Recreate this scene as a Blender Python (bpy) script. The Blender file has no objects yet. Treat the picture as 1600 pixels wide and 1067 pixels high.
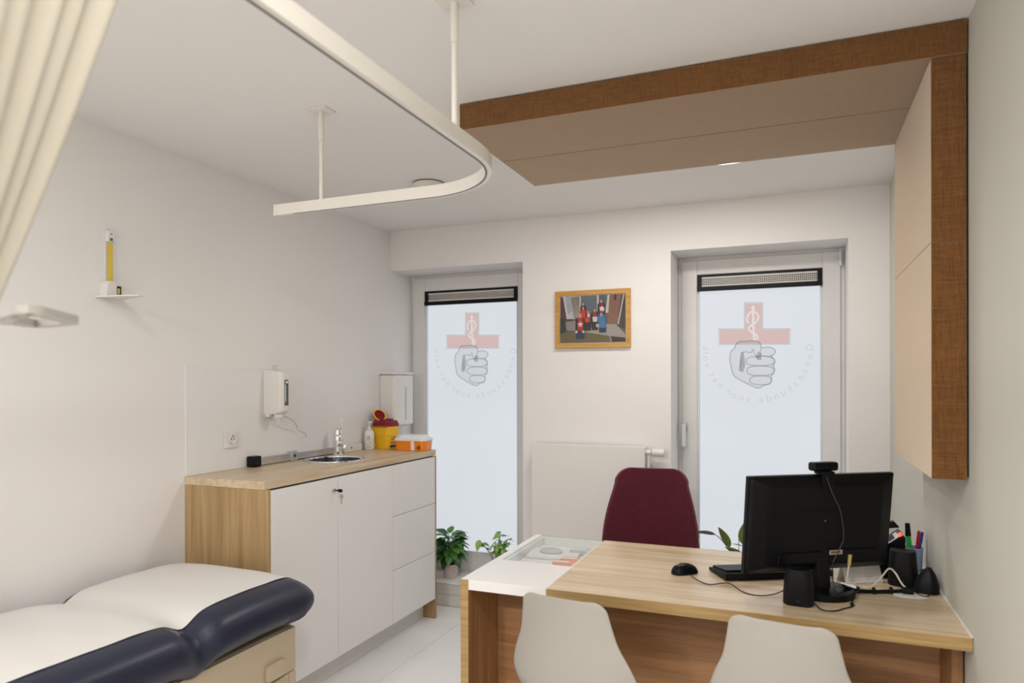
import bpy, bmesh, math, random
from mathutils import Vector, Matrix
random.seed(7)
PI = math.pi
C = bpy.context.scene.collection
scene = bpy.context.scene

# ------------------------------------------------------------------ camera
CAM_F = 1085.0          # focal length in pixels of the 1600 px wide frame
cam_d = bpy.data.cameras.new('camera')
cam = bpy.data.objects.new('camera', cam_d)
C.objects.link(cam)
cam_d.sensor_fit = 'HORIZONTAL'
cam_d.sensor_width = 36.0
cam_d.lens = 36.0 * CAM_F / 1600.0
cam_d.shift_y = (597.0 - 533.5) / 1600.0
cam_d.clip_start = 0.05
YAW = math.atan(443.0 / CAM_F)
cam.matrix_world = (Matrix.Translation((0, 0, 1.5)) @ Matrix.Rotation(YAW, 4, 'Z')
                    @ Matrix.Rotation(PI / 2, 4, 'X') @ Matrix.Rotation(math.radians(-0.12), 4, 'Z'))
cam_d.dof.use_dof = True
cam_d.dof.focus_distance = 3.1
cam_d.dof.aperture_fstop = 24.4 / 11.0
scene.camera = cam

# ------------------------------------------------------------------ world, exposure
world = bpy.data.worlds.new('overcast_sky')
scene.world = world
world.use_nodes = True
bg = world.node_tree.nodes['Background']
bg.inputs[0].default_value = (0.80, 0.88, 1.0, 1)
bg.inputs[1].default_value = 1.0
vs = scene.view_settings
vs.view_transform = 'Standard'
vs.look = 'None'
vs.exposure = 0.08
vs.gamma = 1.0
vs.use_curve_mapping = False

LAMP_POWER = 21.0
LAMP_COL = (1.0, 0.955, 0.915)
PANE_STRENGTH = 1.0
PANE_COL = (0.62, 0.655, 0.705)

# room numbers (metres)
XL, XR, YB, YF, HC = -2.60, 0.461, 4.144, -2.60, 2.542
YW = 4.41              # plane of the window frames
WT = 1.069             # washstand worktop height
DT = 0.778             # desk height
SILL = 0.160


# ------------------------------------------------------------------ helpers
def lin(r, g, b):
    f = lambda c: (c / 255.0 / 12.92) if c <= 10 else ((c / 255.0 + 0.055) / 1.055) ** 2.4
    return (f(r), f(g), f(b), 1.0)


def mat(name, color, rough=0.5, metal=0.0, spec=0.5, bump=None, noise=None, sheen=0.0,
        coat=0.0, trans=0.0, alpha=1.0, emit=None, emit_s=0.0, ior=1.45, sss=0.0):
    m = bpy.data.materials.new(name)
    m.use_nodes = True
    nt = m.node_tree
    p = nt.nodes['Principled BSDF']
    p.inputs['Base Color'].default_value = color
    p.inputs['Roughness'].default_value = rough
    p.inputs['Metallic'].default_value = metal
    p.inputs['Specular IOR Level'].default_value = spec
    p.inputs['Sheen Weight'].default_value = sheen
    p.inputs['Sheen Roughness'].default_value = 0.5
    p.inputs['Coat Weight'].default_value = coat
    p.inputs['Transmission Weight'].default_value = trans
    p.inputs['IOR'].default_value = ior
    if emit:
        p.inputs['Emission Color'].default_value = emit
        p.inputs['Emission Strength'].default_value = emit_s
    tc = nt.nodes.new('ShaderNodeTexCoord')
    if noise:      # (scale, amount) gentle colour variation
        n = nt.nodes.new('ShaderNodeTexNoise')
        n.inputs['Scale'].default_value = noise[0]
        n.inputs['Detail'].default_value = 4
        nt.links.new(tc.outputs['Object'], n.inputs['Vector'])
        mx = nt.nodes.new('ShaderNodeMixRGB')
        mx.blend_type = 'MULTIPLY'
        mx.inputs[1].default_value = color
        r = nt.nodes.new('ShaderNodeMapRange')
        r.inputs['To Min'].default_value = 1 - noise[1]
        r.inputs['To Max'].default_value = 1 + noise[1]
        nt.links.new(n.outputs['Fac'], r.inputs['Value'])
        mx.inputs[0].default_value = 1
        nt.links.new(r.outputs[0], mx.inputs[2])
        nt.links.new(mx.outputs[0], p.inputs['Base Color'])
    if bump:       # (scale, strength)
        n = nt.nodes.new('ShaderNodeTexNoise')
        n.inputs['Scale'].default_value = bump[0]
        n.inputs['Detail'].default_value = 3
        nt.links.new(tc.outputs['Object'], n.inputs['Vector'])
        b = nt.nodes.new('ShaderNodeBump')
        b.inputs['Strength'].default_value = bump[1]
        b.inputs['Distance'].default_value = 0.002
        nt.links.new(n.outputs['Fac'], b.inputs['Height'])
        nt.links.new(b.outputs[0], p.inputs['Normal'])
    return m


def wood(name, light, dark, axis, rough=0.42, scale=1.0, spec=0.5):
    """oak veneer, grain running along axis (0,1,2)"""
    m = bpy.data.materials.new(name)
    m.use_nodes = True
    nt = m.node_tree
    p = nt.nodes['Principled BSDF']
    p.inputs['Roughness'].default_value = rough
    p.inputs['Specular IOR Level'].default_value = spec
    tc = nt.nodes.new('ShaderNodeTexCoord')
    mp = nt.nodes.new('ShaderNodeMapping')
    sc = [26.0 * scale] * 3
    sc[axis] = 1.3 * scale
    mp.inputs['Scale'].default_value = sc
    nt.links.new(tc.outputs['Object'], mp.inputs['Vector'])
    n1 = nt.nodes.new('ShaderNodeTexNoise')
    n1.inputs['Scale'].default_value = 1.0
    n1.inputs['Detail'].default_value = 6
    n1.inputs['Distortion'].default_value = 0.6
    nt.links.new(mp.outputs[0], n1.inputs['Vector'])
    mp2 = nt.nodes.new('ShaderNodeMapping')
    sc2 = [180.0] * 3
    sc2[axis] = 5.0
    mp2.inputs['Scale'].default_value = sc2
    nt.links.new(tc.outputs['Object'], mp2.inputs['Vector'])
    n2 = nt.nodes.new('ShaderNodeTexNoise')
    n2.inputs['Detail'].default_value = 2
    n2.inputs['Scale'].default_value = 1.0
    nt.links.new(mp2.outputs[0], n2.inputs['Vector'])
    a = nt.nodes.new('ShaderNodeMath')
    a.operation = 'MULTIPLY_ADD'
    a.inputs[1].default_value = 0.35
    nt.links.new(n2.outputs['Fac'], a.inputs[0])
    nt.links.new(n1.outputs['Fac'], a.inputs[2])
    r = nt.nodes.new('ShaderNodeValToRGB')
    r.color_ramp.elements[0].position = 0.48
    r.color_ramp.elements[0].color = dark
    r.color_ramp.elements[1].position = 0.86
    r.color_ramp.elements[1].color = light
    nt.links.new(a.outputs[0], r.inputs[0])
    nt.links.new(r.outputs[0], p.inputs['Base Color'])
    return m


def burlap(name, c1, c2):
    m = bpy.data.materials.new(name)
    m.use_nodes = True
    nt = m.node_tree
    p = nt.nodes['Principled BSDF']
    p.inputs['Roughness'].default_value = 0.9
    p.inputs['Specular IOR Level'].default_value = 0.1
    p.inputs['Sheen Weight'].default_value = 1.0
    p.inputs['Sheen Roughness'].default_value = 0.5
    p.inputs['Sheen Tint'].default_value = (1.0, 0.88, 0.70, 1)
    tc = nt.nodes.new('ShaderNodeTexCoord')
    hs = []
    for k in range(3):
        mp = nt.nodes.new('ShaderNodeMapping')
        s = [360.0] * 3
        s[k] = 16.0
        mp.inputs['Scale'].default_value = s
        nt.links.new(tc.outputs['Object'], mp.inputs['Vector'])
        n = nt.nodes.new('ShaderNodeTexNoise')
        n.inputs['Scale'].default_value = 1.0
        n.inputs['Detail'].default_value = 2
        nt.links.new(mp.outputs[0], n.inputs['Vector'])
        hs.append(n)
    a = nt.nodes.new('ShaderNodeMath'); a.operation = 'ADD'
    b = nt.nodes.new('ShaderNodeMath'); b.operation = 'ADD'
    nt.links.new(hs[0].outputs['Fac'], a.inputs[0]); nt.links.new(hs[1].outputs['Fac'], a.inputs[1])
    nt.links.new(a.outputs[0], b.inputs[0]); nt.links.new(hs[2].outputs['Fac'], b.inputs[1])
    r = nt.nodes.new('ShaderNodeMapRange')
    r.inputs['From Min'].default_value = 1.05
    r.inputs['From Max'].default_value = 1.95
    nt.links.new(b.outputs[0], r.inputs['Value'])
    big = nt.nodes.new('ShaderNodeTexNoise')
    big.inputs['Scale'].default_value = 5.0
    nt.links.new(tc.outputs['Object'], big.inputs['Vector'])
    mul = nt.nodes.new('ShaderNodeMath'); mul.operation = 'MULTIPLY_ADD'
    mul.inputs[1].default_value = 0.3
    mul.inputs[2].default_value = -0.15
    nt.links.new(big.outputs['Fac'], mul.inputs[0])
    ad = nt.nodes.new('ShaderNodeMath'); ad.operation = 'ADD'; ad.use_clamp = True
    nt.links.new(mul.outputs[0], ad.inputs[0]); nt.links.new(r.outputs[0], ad.inputs[1])
    mx = nt.nodes.new('ShaderNodeMixRGB')
    mx.inputs[1].default_value = c1
    mx.inputs[2].default_value = c2
    nt.links.new(ad.outputs[0], mx.inputs[0])
    nt.links.new(mx.outputs[0], p.inputs['Base Color'])
    bp = nt.nodes.new('ShaderNodeBump')
    bp.inputs['Strength'].default_value = 0.35
    bp.inputs['Distance'].default_value = 0.001
    nt.links.new(r.outputs[0], bp.inputs['Height'])
    nt.links.new(bp.outputs[0], p.inputs['Normal'])
    return m


def ink(name, color):
    """thin printed film on glass: tints what is behind it"""
    m = bpy.data.materials.new(name)
    m.use_nodes = True
    nt = m.node_tree
    nt.nodes.clear()
    o = nt.nodes.new('ShaderNodeOutputMaterial')
    t = nt.nodes.new('ShaderNodeBsdfTransparent')
    t.inputs[0].default_value = color
    nt.links.new(t.outputs[0], o.inputs[0])
    return m


def print_mat(name, rough=0.5):
    """flat print: takes its colours from the mesh's colour attribute"""
    m = bpy.data.materials.new(name)
    m.use_nodes = True
    nt = m.node_tree
    p = nt.nodes['Principled BSDF']
    p.inputs['Roughness'].default_value = rough
    a = nt.nodes.new('ShaderNodeAttribute')
    a.attribute_name = 'print'
    tc = nt.nodes.new('ShaderNodeTexCoord')
    n = nt.nodes.new('ShaderNodeTexNoise')
    n.inputs['Scale'].default_value = 140
    nt.links.new(tc.outputs['Object'], n.inputs['Vector'])
    r = nt.nodes.new('ShaderNodeMapRange')
    r.inputs['To Min'].default_value = 0.55
    r.inputs['To Max'].default_value = 1.0
    nt.links.new(n.outputs['Fac'], r.inputs['Value'])
    mx = nt.nodes.new('ShaderNodeMixRGB')
    mx.blend_type = 'MULTIPLY'
    mx.inputs[0].default_value = 1
    nt.links.new(a.outputs['Color'], mx.inputs[1])
    nt.links.new(r.outputs[0], mx.inputs[2])
    nt.links.new(mx.outputs[0], p.inputs['Base Color'])
    return m


def link(name, bm, m, parent=None, smooth=35, recalc=True):
    me = bpy.data.meshes.new(name)
    if recalc:
        bmesh.ops.recalc_face_normals(bm, faces=bm.faces[:])
    bm.to_mesh(me)
    bm.free()
    me.materials.append(m)
    if smooth:
        for p in me.polygons:
            p.use_smooth = True
        me.set_sharp_from_angle(angle=math.radians(smooth))
    o = bpy.data.objects.new(name, me)
    C.objects.link(o)
    if parent:
        o.parent = parent
    if smooth and smooth <= 50:        # flat faces keep flat normals beside their rounded edges
        w = o.modifiers.new('weighted_normals', 'WEIGHTED_NORMAL')
        w.keep_sharp = True
    return o


def part(name, bm, m, parent, smooth=35, world=False, recalc=True):
    """world=True: the shape was written in room coordinates; bring it into the thing's frame"""
    if world:
        q = parent
        M = Matrix.Identity(4)
        while q:
            M = (Matrix.Translation(q.location) @ q.rotation_euler.to_matrix().to_4x4()) @ M
            q = q.parent
        bmesh.ops.transform(bm, matrix=M.inverted(), verts=bm.verts[:])
    return link(name, bm, m, parent, smooth, recalc)


def tag(o, label, cat, group=None):
    o['label'] = label
    o['category'] = cat
    if group:
        o['group'] = group
    return o


def thing(name, label, cat, loc=(0, 0, 0), rotz=0.0, group=None):
    o = bpy.data.objects.new(name, None)
    C.objects.link(o)
    o.empty_display_size = 0.05
    o.location = loc
    o.rotation_euler = (0, 0, rotz)
    return tag(o, label, cat, group)


def solo(name, bm, m, label, cat, loc=(0, 0, 0), smooth=35, group=None):
    """a thing that is one mesh, written in room coordinates, origin at loc"""
    bmesh.ops.translate(bm, vec=-Vector(loc), verts=bm.verts[:])
    o = link(name, bm, m, None, smooth)
    o.location = loc
    return tag(o, label, cat, group)


def struct(name, bm, m, smooth=0, label=None):
    o = link(name, bm, m, None, smooth)
    o['kind'] = 'structure'
    if label:
        o['label'] = label
    return o


def B():
    return bmesh.new()


def box(bm, x0, x1, y0, y1, z0, z1, bev=0.0, seg=2, M=None):
    t = bmesh.new()
    bmesh.ops.create_cube(t, size=1)
    S = Matrix.Translation(((x0 + x1) / 2, (y0 + y1) / 2, (z0 + z1) / 2)) @ Matrix.Diagonal((abs(x1 - x0), abs(y1 - y0), abs(z1 - z0), 1))
    bmesh.ops.transform(t, matrix=S, verts=t.verts[:])
    if bev > 0:
        bmesh.ops.bevel(t, geom=t.edges[:], offset=bev, segments=seg, affect='EDGES', profile=0.5)
    merge(bm, t, M)
    return bm


def merge(bm, t, M=None):
    if M is not None:
        bmesh.ops.transform(t, matrix=M, verts=t.verts[:])
    me = bpy.data.meshes.new('tmp')
    t.to_mesh(me)
    t.free()
    bm.from_mesh(me)
    bpy.data.meshes.remove(me)


def lathe(bm, prof, n=32, M=None, sx=1.0, sy=1.0, cap=True):
    """profile [(r,z)...] around z"""
    t = bmesh.new()
    rings = []
    for r, z in prof:
        rings.append([t.verts.new((r * sx * math.cos(2 * PI * i / n), r * sy * math.sin(2 * PI * i / n), z)) for i in range(n)])
    for a, b in zip(rings, rings[1:]):
        for i in range(n):
            t.faces.new((a[i], a[(i + 1) % n], b[(i + 1) % n], b[i]))
    if cap:
        if prof[0][0] > 1e-6:
            t.faces.new(rings[0][::-1])
        if prof[-1][0] > 1e-6:
            t.faces.new(rings[-1])
    bmesh.ops.remove_doubles(t, verts=t.verts[:], dist=1e-6)
    merge(bm, t, M)
    return bm


def cyl(bm, p0, p1, r0, r1=None, n=20):
    r1 = r0 if r1 is None else r1
    p0, p1 = Vector(p0), Vector(p1)
    d = p1 - p0
    M = Matrix.Translation(p0) @ d.to_track_quat('Z', 'Y').to_matrix().to_4x4()
    return lathe(bm, [(r0, 0), (r1, d.length)], n, M)


def smooth_path(pts, per=8):
    """Catmull-Rom through the points"""
    P = [Vector(p) for p in pts]
    P = [P[0] * 2 - P[1]] + P + [P[-1] * 2 - P[-2]]
    out = []
    for i in range(1, len(P) - 2):
        a, b, c, d = P[i - 1:i + 3]
        for k in range(per):
            t = k / per
            out.append(0.5 * ((2 * b) + (c - a) * t + (2 * a - 5 * b + 4 * c - d) * t * t + (3 * b - a - 3 * c + d) * t ** 3))
    out.append(P[-2])
    return out


def sweep(bm, path, section, closed=False, up=Vector((0, 0, 1))):
    """sweep a 2-D section [(side, up)] along a path"""
    t = bmesh.new()
    rings = []
    n = len(path)
    for i, p in enumerate(path):
        if closed:
            d = path[(i + 1) % n] - path[i - 1]
        else:
            d = path[min(i + 1, n - 1)] - path[max(i - 1, 0)]
        d.normalize()
        u = up
        if abs(d.dot(u)) > 0.97:
            u = Vector((1, 0, 0))
        s = d.cross(u).normalized()
        w = s.cross(d).normalized()
        rings.append([t.verts.new(p + s * a + w * b) for a, b in section])
    m = len(section)
    for i in range(n if closed else n - 1):
        a, b = rings[i], rings[(i + 1) % n]
        for k in range(m):
            t.faces.new((a[k], a[(k + 1) % m], b[(k + 1) % m], b[k]))
    if not closed:
        t.faces.new(rings[0][::-1])
        t.faces.new(rings[-1])
    merge(bm, t)
    return bm


def circ(r, n=8):
    return [(r * math.cos(2 * PI * i / n), r * math.sin(2 * PI * i / n)) for i in range(n)]


def tube(bm, pts, r, per=8, n=8, smooth=True, closed=False):
    path = smooth_path(pts, per) if smooth else [Vector(p) for p in pts]
    return sweep(bm, path, circ(r, n), closed)


def prism(bm, pts2, z0, z1, M=None, bev=0.0):
    """extrude a polygon in xy from z0 to z1"""
    t = bmesh.new()
    lo = [t.verts.new((x, y, z0)) for x, y in pts2]
    hi = [t.verts.new((x, y, z1)) for x, y in pts2]
    t.faces.new(lo[::-1])
    t.faces.new(hi)
    k = len(pts2)
    for i in range(k):
        t.faces.new((lo[i], lo[(i + 1) % k], hi[(i + 1) % k], hi[i]))
    if bev > 0:
        bmesh.ops.recalc_face_normals(t, faces=t.faces[:])
        bmesh.ops.bevel(t, geom=t.edges[:], offset=bev, segments=2, affect='EDGES', profile=0.5)
    merge(bm, t, M)
    return bm


def loft(bm, rings, cap=True, M=None):
    """rings: lists of equal numbers of points"""
    t = bmesh.new()
    R = [[t.verts.new(p) for p in r] for r in rings]
    m = len(R[0])
    for a, b in zip(R, R[1:]):
        for k in range(m):
            t.faces.new((a[k], a[(k + 1) % m], b[(k + 1) % m], b[k]))
    if cap:
        t.faces.new(R[0][::-1])
        t.faces.new(R[-1])
    merge(bm, t, M)
    return bm


def rrect(w, h, r, n=5, cx=0.0, cy=0.0):
    """rounded rectangle outline, full sizes w, h"""
    out = []
    for sx, sy, a0 in ((1, 1, 0), (-1, 1, 90), (-1, -1, 180), (1, -1, 270)):
        for k in range(n + 1):
            a = math.radians(a0 + 90.0 * k / n)
            out.append((cx + sx * (w / 2 - r) + r * math.cos(a), cy + sy * (h / 2 - r) + r * math.sin(a)))
    return out


def grid(bm, f, nu, nv, closed_u=False):
    """surface f(u,v), u,v in 0..1"""
    V = [[bm.verts.new(f(i / nu, j / nv)) for i in range(nu + (0 if closed_u else 1))] for j in range(nv + 1)]
    m = len(V[0])
    for j in range(nv):
        for i in range(m if closed_u else m - 1):
            bm.faces.new((V[j][i], V[j][(i + 1) % m], V[j + 1][(i + 1) % m], V[j + 1][i]))
    return V


def flat_print(name, polys, m, parent, M):
    """polygons [(points2d, colour)] stacked by a hair, in the plane given by M (x, y in plane, z out)"""
    me = bpy.data.meshes.new(name)
    vs_, fs, cs = [], [], []
    for k, (pts, c) in enumerate(polys):
        b = len(vs_)
        vs_ += [M @ Vector((x, y, 0.00004 * k)) for x, y in pts]
        fs.append(list(range(b, b + len(pts))))
        cs.append(c)
    me.from_pydata(vs_, [], fs)
    at = me.attributes.new('print', 'FLOAT_COLOR', 'CORNER')
    i = 0
    for f, c in zip(fs, cs):
        for _ in f:
            at.data[i].color = c
            i += 1
    me.materials.append(m)
    o = bpy.data.objects.new(name, me)
    C.objects.link(o)
    o.parent = parent
    return o


def text_mesh(body, size):
    cu = bpy.data.curves.new('t', 'FONT')
    cu.body = body
    cu.size = size
    cu.align_x = 'CENTER'
    o = bpy.data.objects.new('t', cu)
    C.objects.link(o)
    dg = bpy.context.evaluated_depsgraph_get()
    me = bpy.data.meshes.new_from_object(o.evaluated_get(dg))
    bpy.data.objects.remove(o)
    bpy.data.curves.remove(cu)
    return me


def stroke(bm, pts, w, closed=False, z=0.0, y=None):
    """flat ribbon of width w along 2-D points, in the xz plane"""
    P = [Vector((a, 0, b)) for a, b in pts]
    n = len(P)
    L, R = [], []
    for i in range(n):
        if closed:
            d = P[(i + 1) % n] - P[i - 1]
        else:
            d = P[min(i + 1, n - 1)] - P[max(i - 1, 0)]
        d.normalize()
        s = Vector((-d.z, 0, d.x)) * (w / 2)
        L.append(bm.verts.new(P[i] + s + Vector((0, z, 0))))
        R.append(bm.verts.new(P[i] - s + Vector((0, z, 0))))
    for i in range(n if closed else n - 1):
        j = (i + 1) % n
        bm.faces.new((L[i], L[j], R[j], R[i]))


def poly_xz(bm, pts, z=0.0):
    f = bm.faces.new([bm.verts.new((a, z, b)) for a, b in pts])
    bmesh.ops.triangulate(bm, faces=[f])


# ------------------------------------------------------------------ materials
M = {}
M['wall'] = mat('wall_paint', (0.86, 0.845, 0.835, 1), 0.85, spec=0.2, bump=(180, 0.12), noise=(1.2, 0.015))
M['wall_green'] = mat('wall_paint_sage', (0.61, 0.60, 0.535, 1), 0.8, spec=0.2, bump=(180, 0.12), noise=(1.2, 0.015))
M['ceiling'] = mat('ceiling_paint', (0.86, 0.845, 0.83, 1), 0.9, spec=0.2, bump=(120, 0.08))
M['tile'] = mat('floor_tile', (0.87, 0.87, 0.87, 1), 0.28, noise=(3.0, 0.06), bump=(60, 0.05))
M['tile_sill'] = mat('sill_tile', (0.70, 0.69, 0.67, 1), 0.35, noise=(6.0, 0.10))
M['grout'] = mat('grout', (0.42, 0.41, 0.40, 1), 0.9)
M['alu'] = mat('window_profile_grey', (0.76, 0.755, 0.75, 1), 0.35, noise=(9, 0.03))
M['bead'] = mat('window_bead_pale', (0.72, 0.76, 0.80, 1), 0.3)
M['black'] = mat('black_plastic', (0.003, 0.004, 0.0055, 1), 0.36, spec=0.25, noise=(40, 0.1))
M['black_soft'] = mat('black_soft_plastic', (0.0045, 0.005, 0.0065, 1), 0.45, spec=0.22, noise=(40, 0.1))
M['white_paint'] = mat('white_lacquer', (0.84, 0.84, 0.84, 1), 0.35, noise=(2, 0.01))
M['white_plastic'] = mat('white_plastic', (0.80, 0.785, 0.76, 1), 0.3, noise=(4, 0.01))
M['cream_metal'] = mat('cream_powder_coat', (0.80, 0.77, 0.71, 1), 0.3, noise=(6, 0.01))
M['steel'] = mat('brushed_steel', (0.62, 0.61, 0.58, 1), 0.3, metal=1.0, noise=(50, 0.08))
M['chrome'] = mat('chrome', (0.86, 0.87, 0.88, 1), 0.06, metal=1.0, noise=(5, 0.01))
M['alu_bar'] = mat('aluminium_bar', (0.60, 0.61, 0.62, 1), 0.32, metal=0.75, noise=(30, 0.05))
M['oak_x'] = wood('oak_grain_x', lin(222, 204, 176), lin(194, 168, 132), 0, 0.24)
M['oak_y'] = wood('oak_grain_y', lin(218, 200, 172), lin(190, 166, 132), 1, 0.34)
M['oak_z'] = wood('oak_grain_z', lin(188, 160, 116), lin(158, 128, 86), 2, 0.45)
M['oak_edge'] = wood('oak_edge', lin(182, 152, 102), lin(158, 126, 76), 0, 0.5, 3.0)
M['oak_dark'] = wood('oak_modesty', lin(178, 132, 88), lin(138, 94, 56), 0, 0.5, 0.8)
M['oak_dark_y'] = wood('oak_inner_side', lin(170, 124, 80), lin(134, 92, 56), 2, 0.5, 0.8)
M['burlap'] = burlap('burlap_fabric', lin(84, 52, 23), lin(134, 90, 46))
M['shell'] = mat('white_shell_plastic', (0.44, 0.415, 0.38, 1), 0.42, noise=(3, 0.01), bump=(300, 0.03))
M['maroon'] = mat('maroon_wool', (0.085, 0.010, 0.020, 1), 0.9, spec=0.15, sheen=0.35, noise=(60, 0.3), bump=(500, 0.4))
M['maroon_edge'] = mat('maroon_piping', (0.13, 0.02, 0.03, 1), 0.85, sheen=0.5, noise=(60, 0.2))
M['navy'] = mat('navy_vinyl', (0.016, 0.021, 0.044, 1), 0.37, spec=0.6, bump=(260, 0.10), noise=(20, 0.1))
M['paper_sheet'] = mat('couch_paper', (0.70, 0.685, 0.67, 1), 0.8, bump=(16, 0.25))
M['beige'] = mat('beige_plastic', (0.55, 0.46, 0.33, 1), 0.45, noise=(5, 0.03))
M['curtain'] = mat('cream_curtain', (0.48, 0.445, 0.37, 1), 0.85, sheen=0.3, noise=(4, 0.03), bump=(400, 0.1))
M['yellow'] = mat('yellow_plastic', lin(244, 190, 30), 0.38, noise=(8, 0.03))
M['maroon_plastic'] = mat('maroon_plastic', lin(132, 12, 40), 0.25, noise=(8, 0.05))
M['orange_clear'] = mat('orange_translucent', lin(244, 140, 34), 0.25, noise=(8, 0.05))
M['clear_lid'] = mat('clear_lid', (0.86, 0.87, 0.89, 1), 0.2, noise=(8, 0.02))
M['tape_yellow'] = mat('yellow_tape', lin(228, 200, 80), 0.5, noise=(60, 0.05))
M['blue'] = mat('blue_print', lin(40, 120, 190), 0.5, noise=(60, 0.05))
M['dark_ink'] = mat('dark_print', (0.02, 0.02, 0.022, 1), 0.6, noise=(60, 0.05))
M['grey_ink'] = mat('grey_print', (0.18, 0.18, 0.18, 1), 0.6, noise=(60, 0.05))
M['frame_oak'] = wood('picture_frame_oak', lin(206, 160, 84), lin(180, 132, 58), 0, 0.4, 2.0)
M['paper'] = mat('paper_white', (0.80, 0.80, 0.80, 1), 0.7, noise=(30, 0.02))
M['soil'] = mat('soil', (0.05, 0.035, 0.025, 1), 0.95, noise=(80, 0.4), bump=(90, 1.0))
M['pot'] = mat('pink_pot', lin(216, 198, 198), 0.5, noise=(30, 0.05))
M['pot_white'] = mat('white_pot', lin(225, 222, 218), 0.4, noise=(30, 0.02))
M['leaf_dark'] = mat('poinsettia_leaf', lin(44, 92, 44), 0.38, noise=(30, 0.35))
M['leaf_mid'] = mat('poinsettia_leaf_mid', lin(92, 146, 72), 0.42, noise=(30, 0.3))  # lighter leaf green, mixed in for colour variety
M['leaf_light'] = mat('young_leaf', lin(150, 188, 92), 0.45, noise=(40, 0.3))
M['leaf_calathea'] = mat('striped_leaf', lin(116, 128, 48), 0.4, noise=(60, 0.5))
M['leaf_brown'] = mat('wilted_leaf', lin(128, 120, 104), 0.6, noise=(60, 0.3))
M['stem'] = mat('stem_green_brown', lin(92, 96, 60), 0.6, noise=(60, 0.3))
M['cable_white'] = mat('white_cable', (0.72, 0.68, 0.58, 1), 0.45, noise=(30, 0.05))
M['red'] = mat('red_plastic', lin(200, 30, 40), 0.4, noise=(30, 0.05))
M['green'] = mat('green_plastic', lin(60, 190, 90), 0.4, noise=(30, 0.05))
M['teal'] = mat('teal_plastic', lin(30, 150, 150), 0.4, noise=(30, 0.05))
M['blue_pen'] = mat('blue_pen_plastic', lin(50, 60, 160), 0.4, noise=(30, 0.05))
M['red_light'] = mat('red_indicator', lin(255, 70, 40), 0.4, emit=lin(255, 90, 60), emit_s=1.6)
M['keypad'] = mat('keypad_white', (0.72, 0.74, 0.80, 1), 0.4, noise=(30, 0.03))
M['orange_pack'] = mat('orange_pack', lin(235, 150, 110), 0.5, noise=(30, 0.1))
M['grey_item'] = mat('grey_item', lin(196, 198, 204), 0.5, noise=(30, 0.05))
M['brass'] = mat('nickel', (0.55, 0.52, 0.44, 1), 0.35, metal=1.0, noise=(30, 0.05))
M['print'] = print_mat('photo_print', 0.35)
M['lamp_glow'] = mat('lamp_diffuser', (0.9, 0.9, 0.9, 1), 0.4, emit=(1.0, 0.93, 0.85, 1), emit_s=5.0)

# frosted pane: diffused daylight
m = bpy.data.materials.new('frosted_glass')
m.use_nodes = True
nt = m.node_tree
p = nt.nodes['Principled BSDF']
p.inputs['Base Color'].default_value = (0.06, 0.06, 0.06, 1)
p.inputs['Roughness'].default_value = 0.35
p.inputs['Specular IOR Level'].default_value = 0.3
tc = nt.nodes.new('ShaderNodeTexCoord')
n_ = nt.nodes.new('ShaderNodeTexNoise')
n_.inputs['Scale'].default_value = 1.1
n_.inputs['Detail'].default_value = 1
nt.links.new(tc.outputs['Object'], n_.inputs['Vector'])
mx = nt.nodes.new('ShaderNodeMixRGB')
mx.inputs[1].default_value = (PANE_COL[0] * .93, PANE_COL[1] * .93, PANE_COL[2] * .93, 1)
mx.inputs[2].default_value = (PANE_COL[0] * 1.07, PANE_COL[1] * 1.07, PANE_COL[2] * 1.05, 1)
nt.links.new(n_.outputs['Fac'], mx.inputs[0])
nt.links.new(mx.outputs[0], p.inputs['Emission Color'])
p.inputs['Emission Strength'].default_value = PANE_STRENGTH
M['pane'] = m

# clear glass for the desk display top
m = bpy.data.materials.new('clear_glass')
m.use_nodes = True
nt = m.node_tree
nt.nodes.clear()
o_ = nt.nodes.new('ShaderNodeOutputMaterial')
tr = nt.nodes.new('ShaderNodeBsdfTransparent')
tr.inputs[0].default_value = (0.97, 0.985, 0.98, 1)
gl = nt.nodes.new('ShaderNodeBsdfGlossy')
gl.inputs['Roughness'].default_value = 0.02
fr = nt.nodes.new('ShaderNodeFresnel')
fr.inputs['IOR'].default_value = 1.5
ms = nt.nodes.new('ShaderNodeMixShader')
geo = nt.nodes.new('ShaderNodeNewGeometry')
fm = nt.nodes.new('ShaderNodeMath')          # the inner face adds no second mirror
fm.operation = 'MULTIPLY_ADD'
fm.inputs[1].default_value = -1.0
fm.inputs[2].default_value = 1.0
nt.links.new(geo.outputs['Backfacing'], fm.inputs[0])
f2 = nt.nodes.new('ShaderNodeMath')
f2.operation = 'MULTIPLY'
nt.links.new(fr.outputs[0], f2.inputs[0])
nt.links.new(fm.outputs[0], f2.inputs[1])
nt.links.new(f2.outputs[0], ms.inputs[0])
nt.links.new(tr.outputs[0], ms.inputs[1])
nt.links.new(gl.outputs[0], ms.inputs[2])
nt.links.new(ms.outputs[0], o_.inputs[0])
M['glass'] = m

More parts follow.
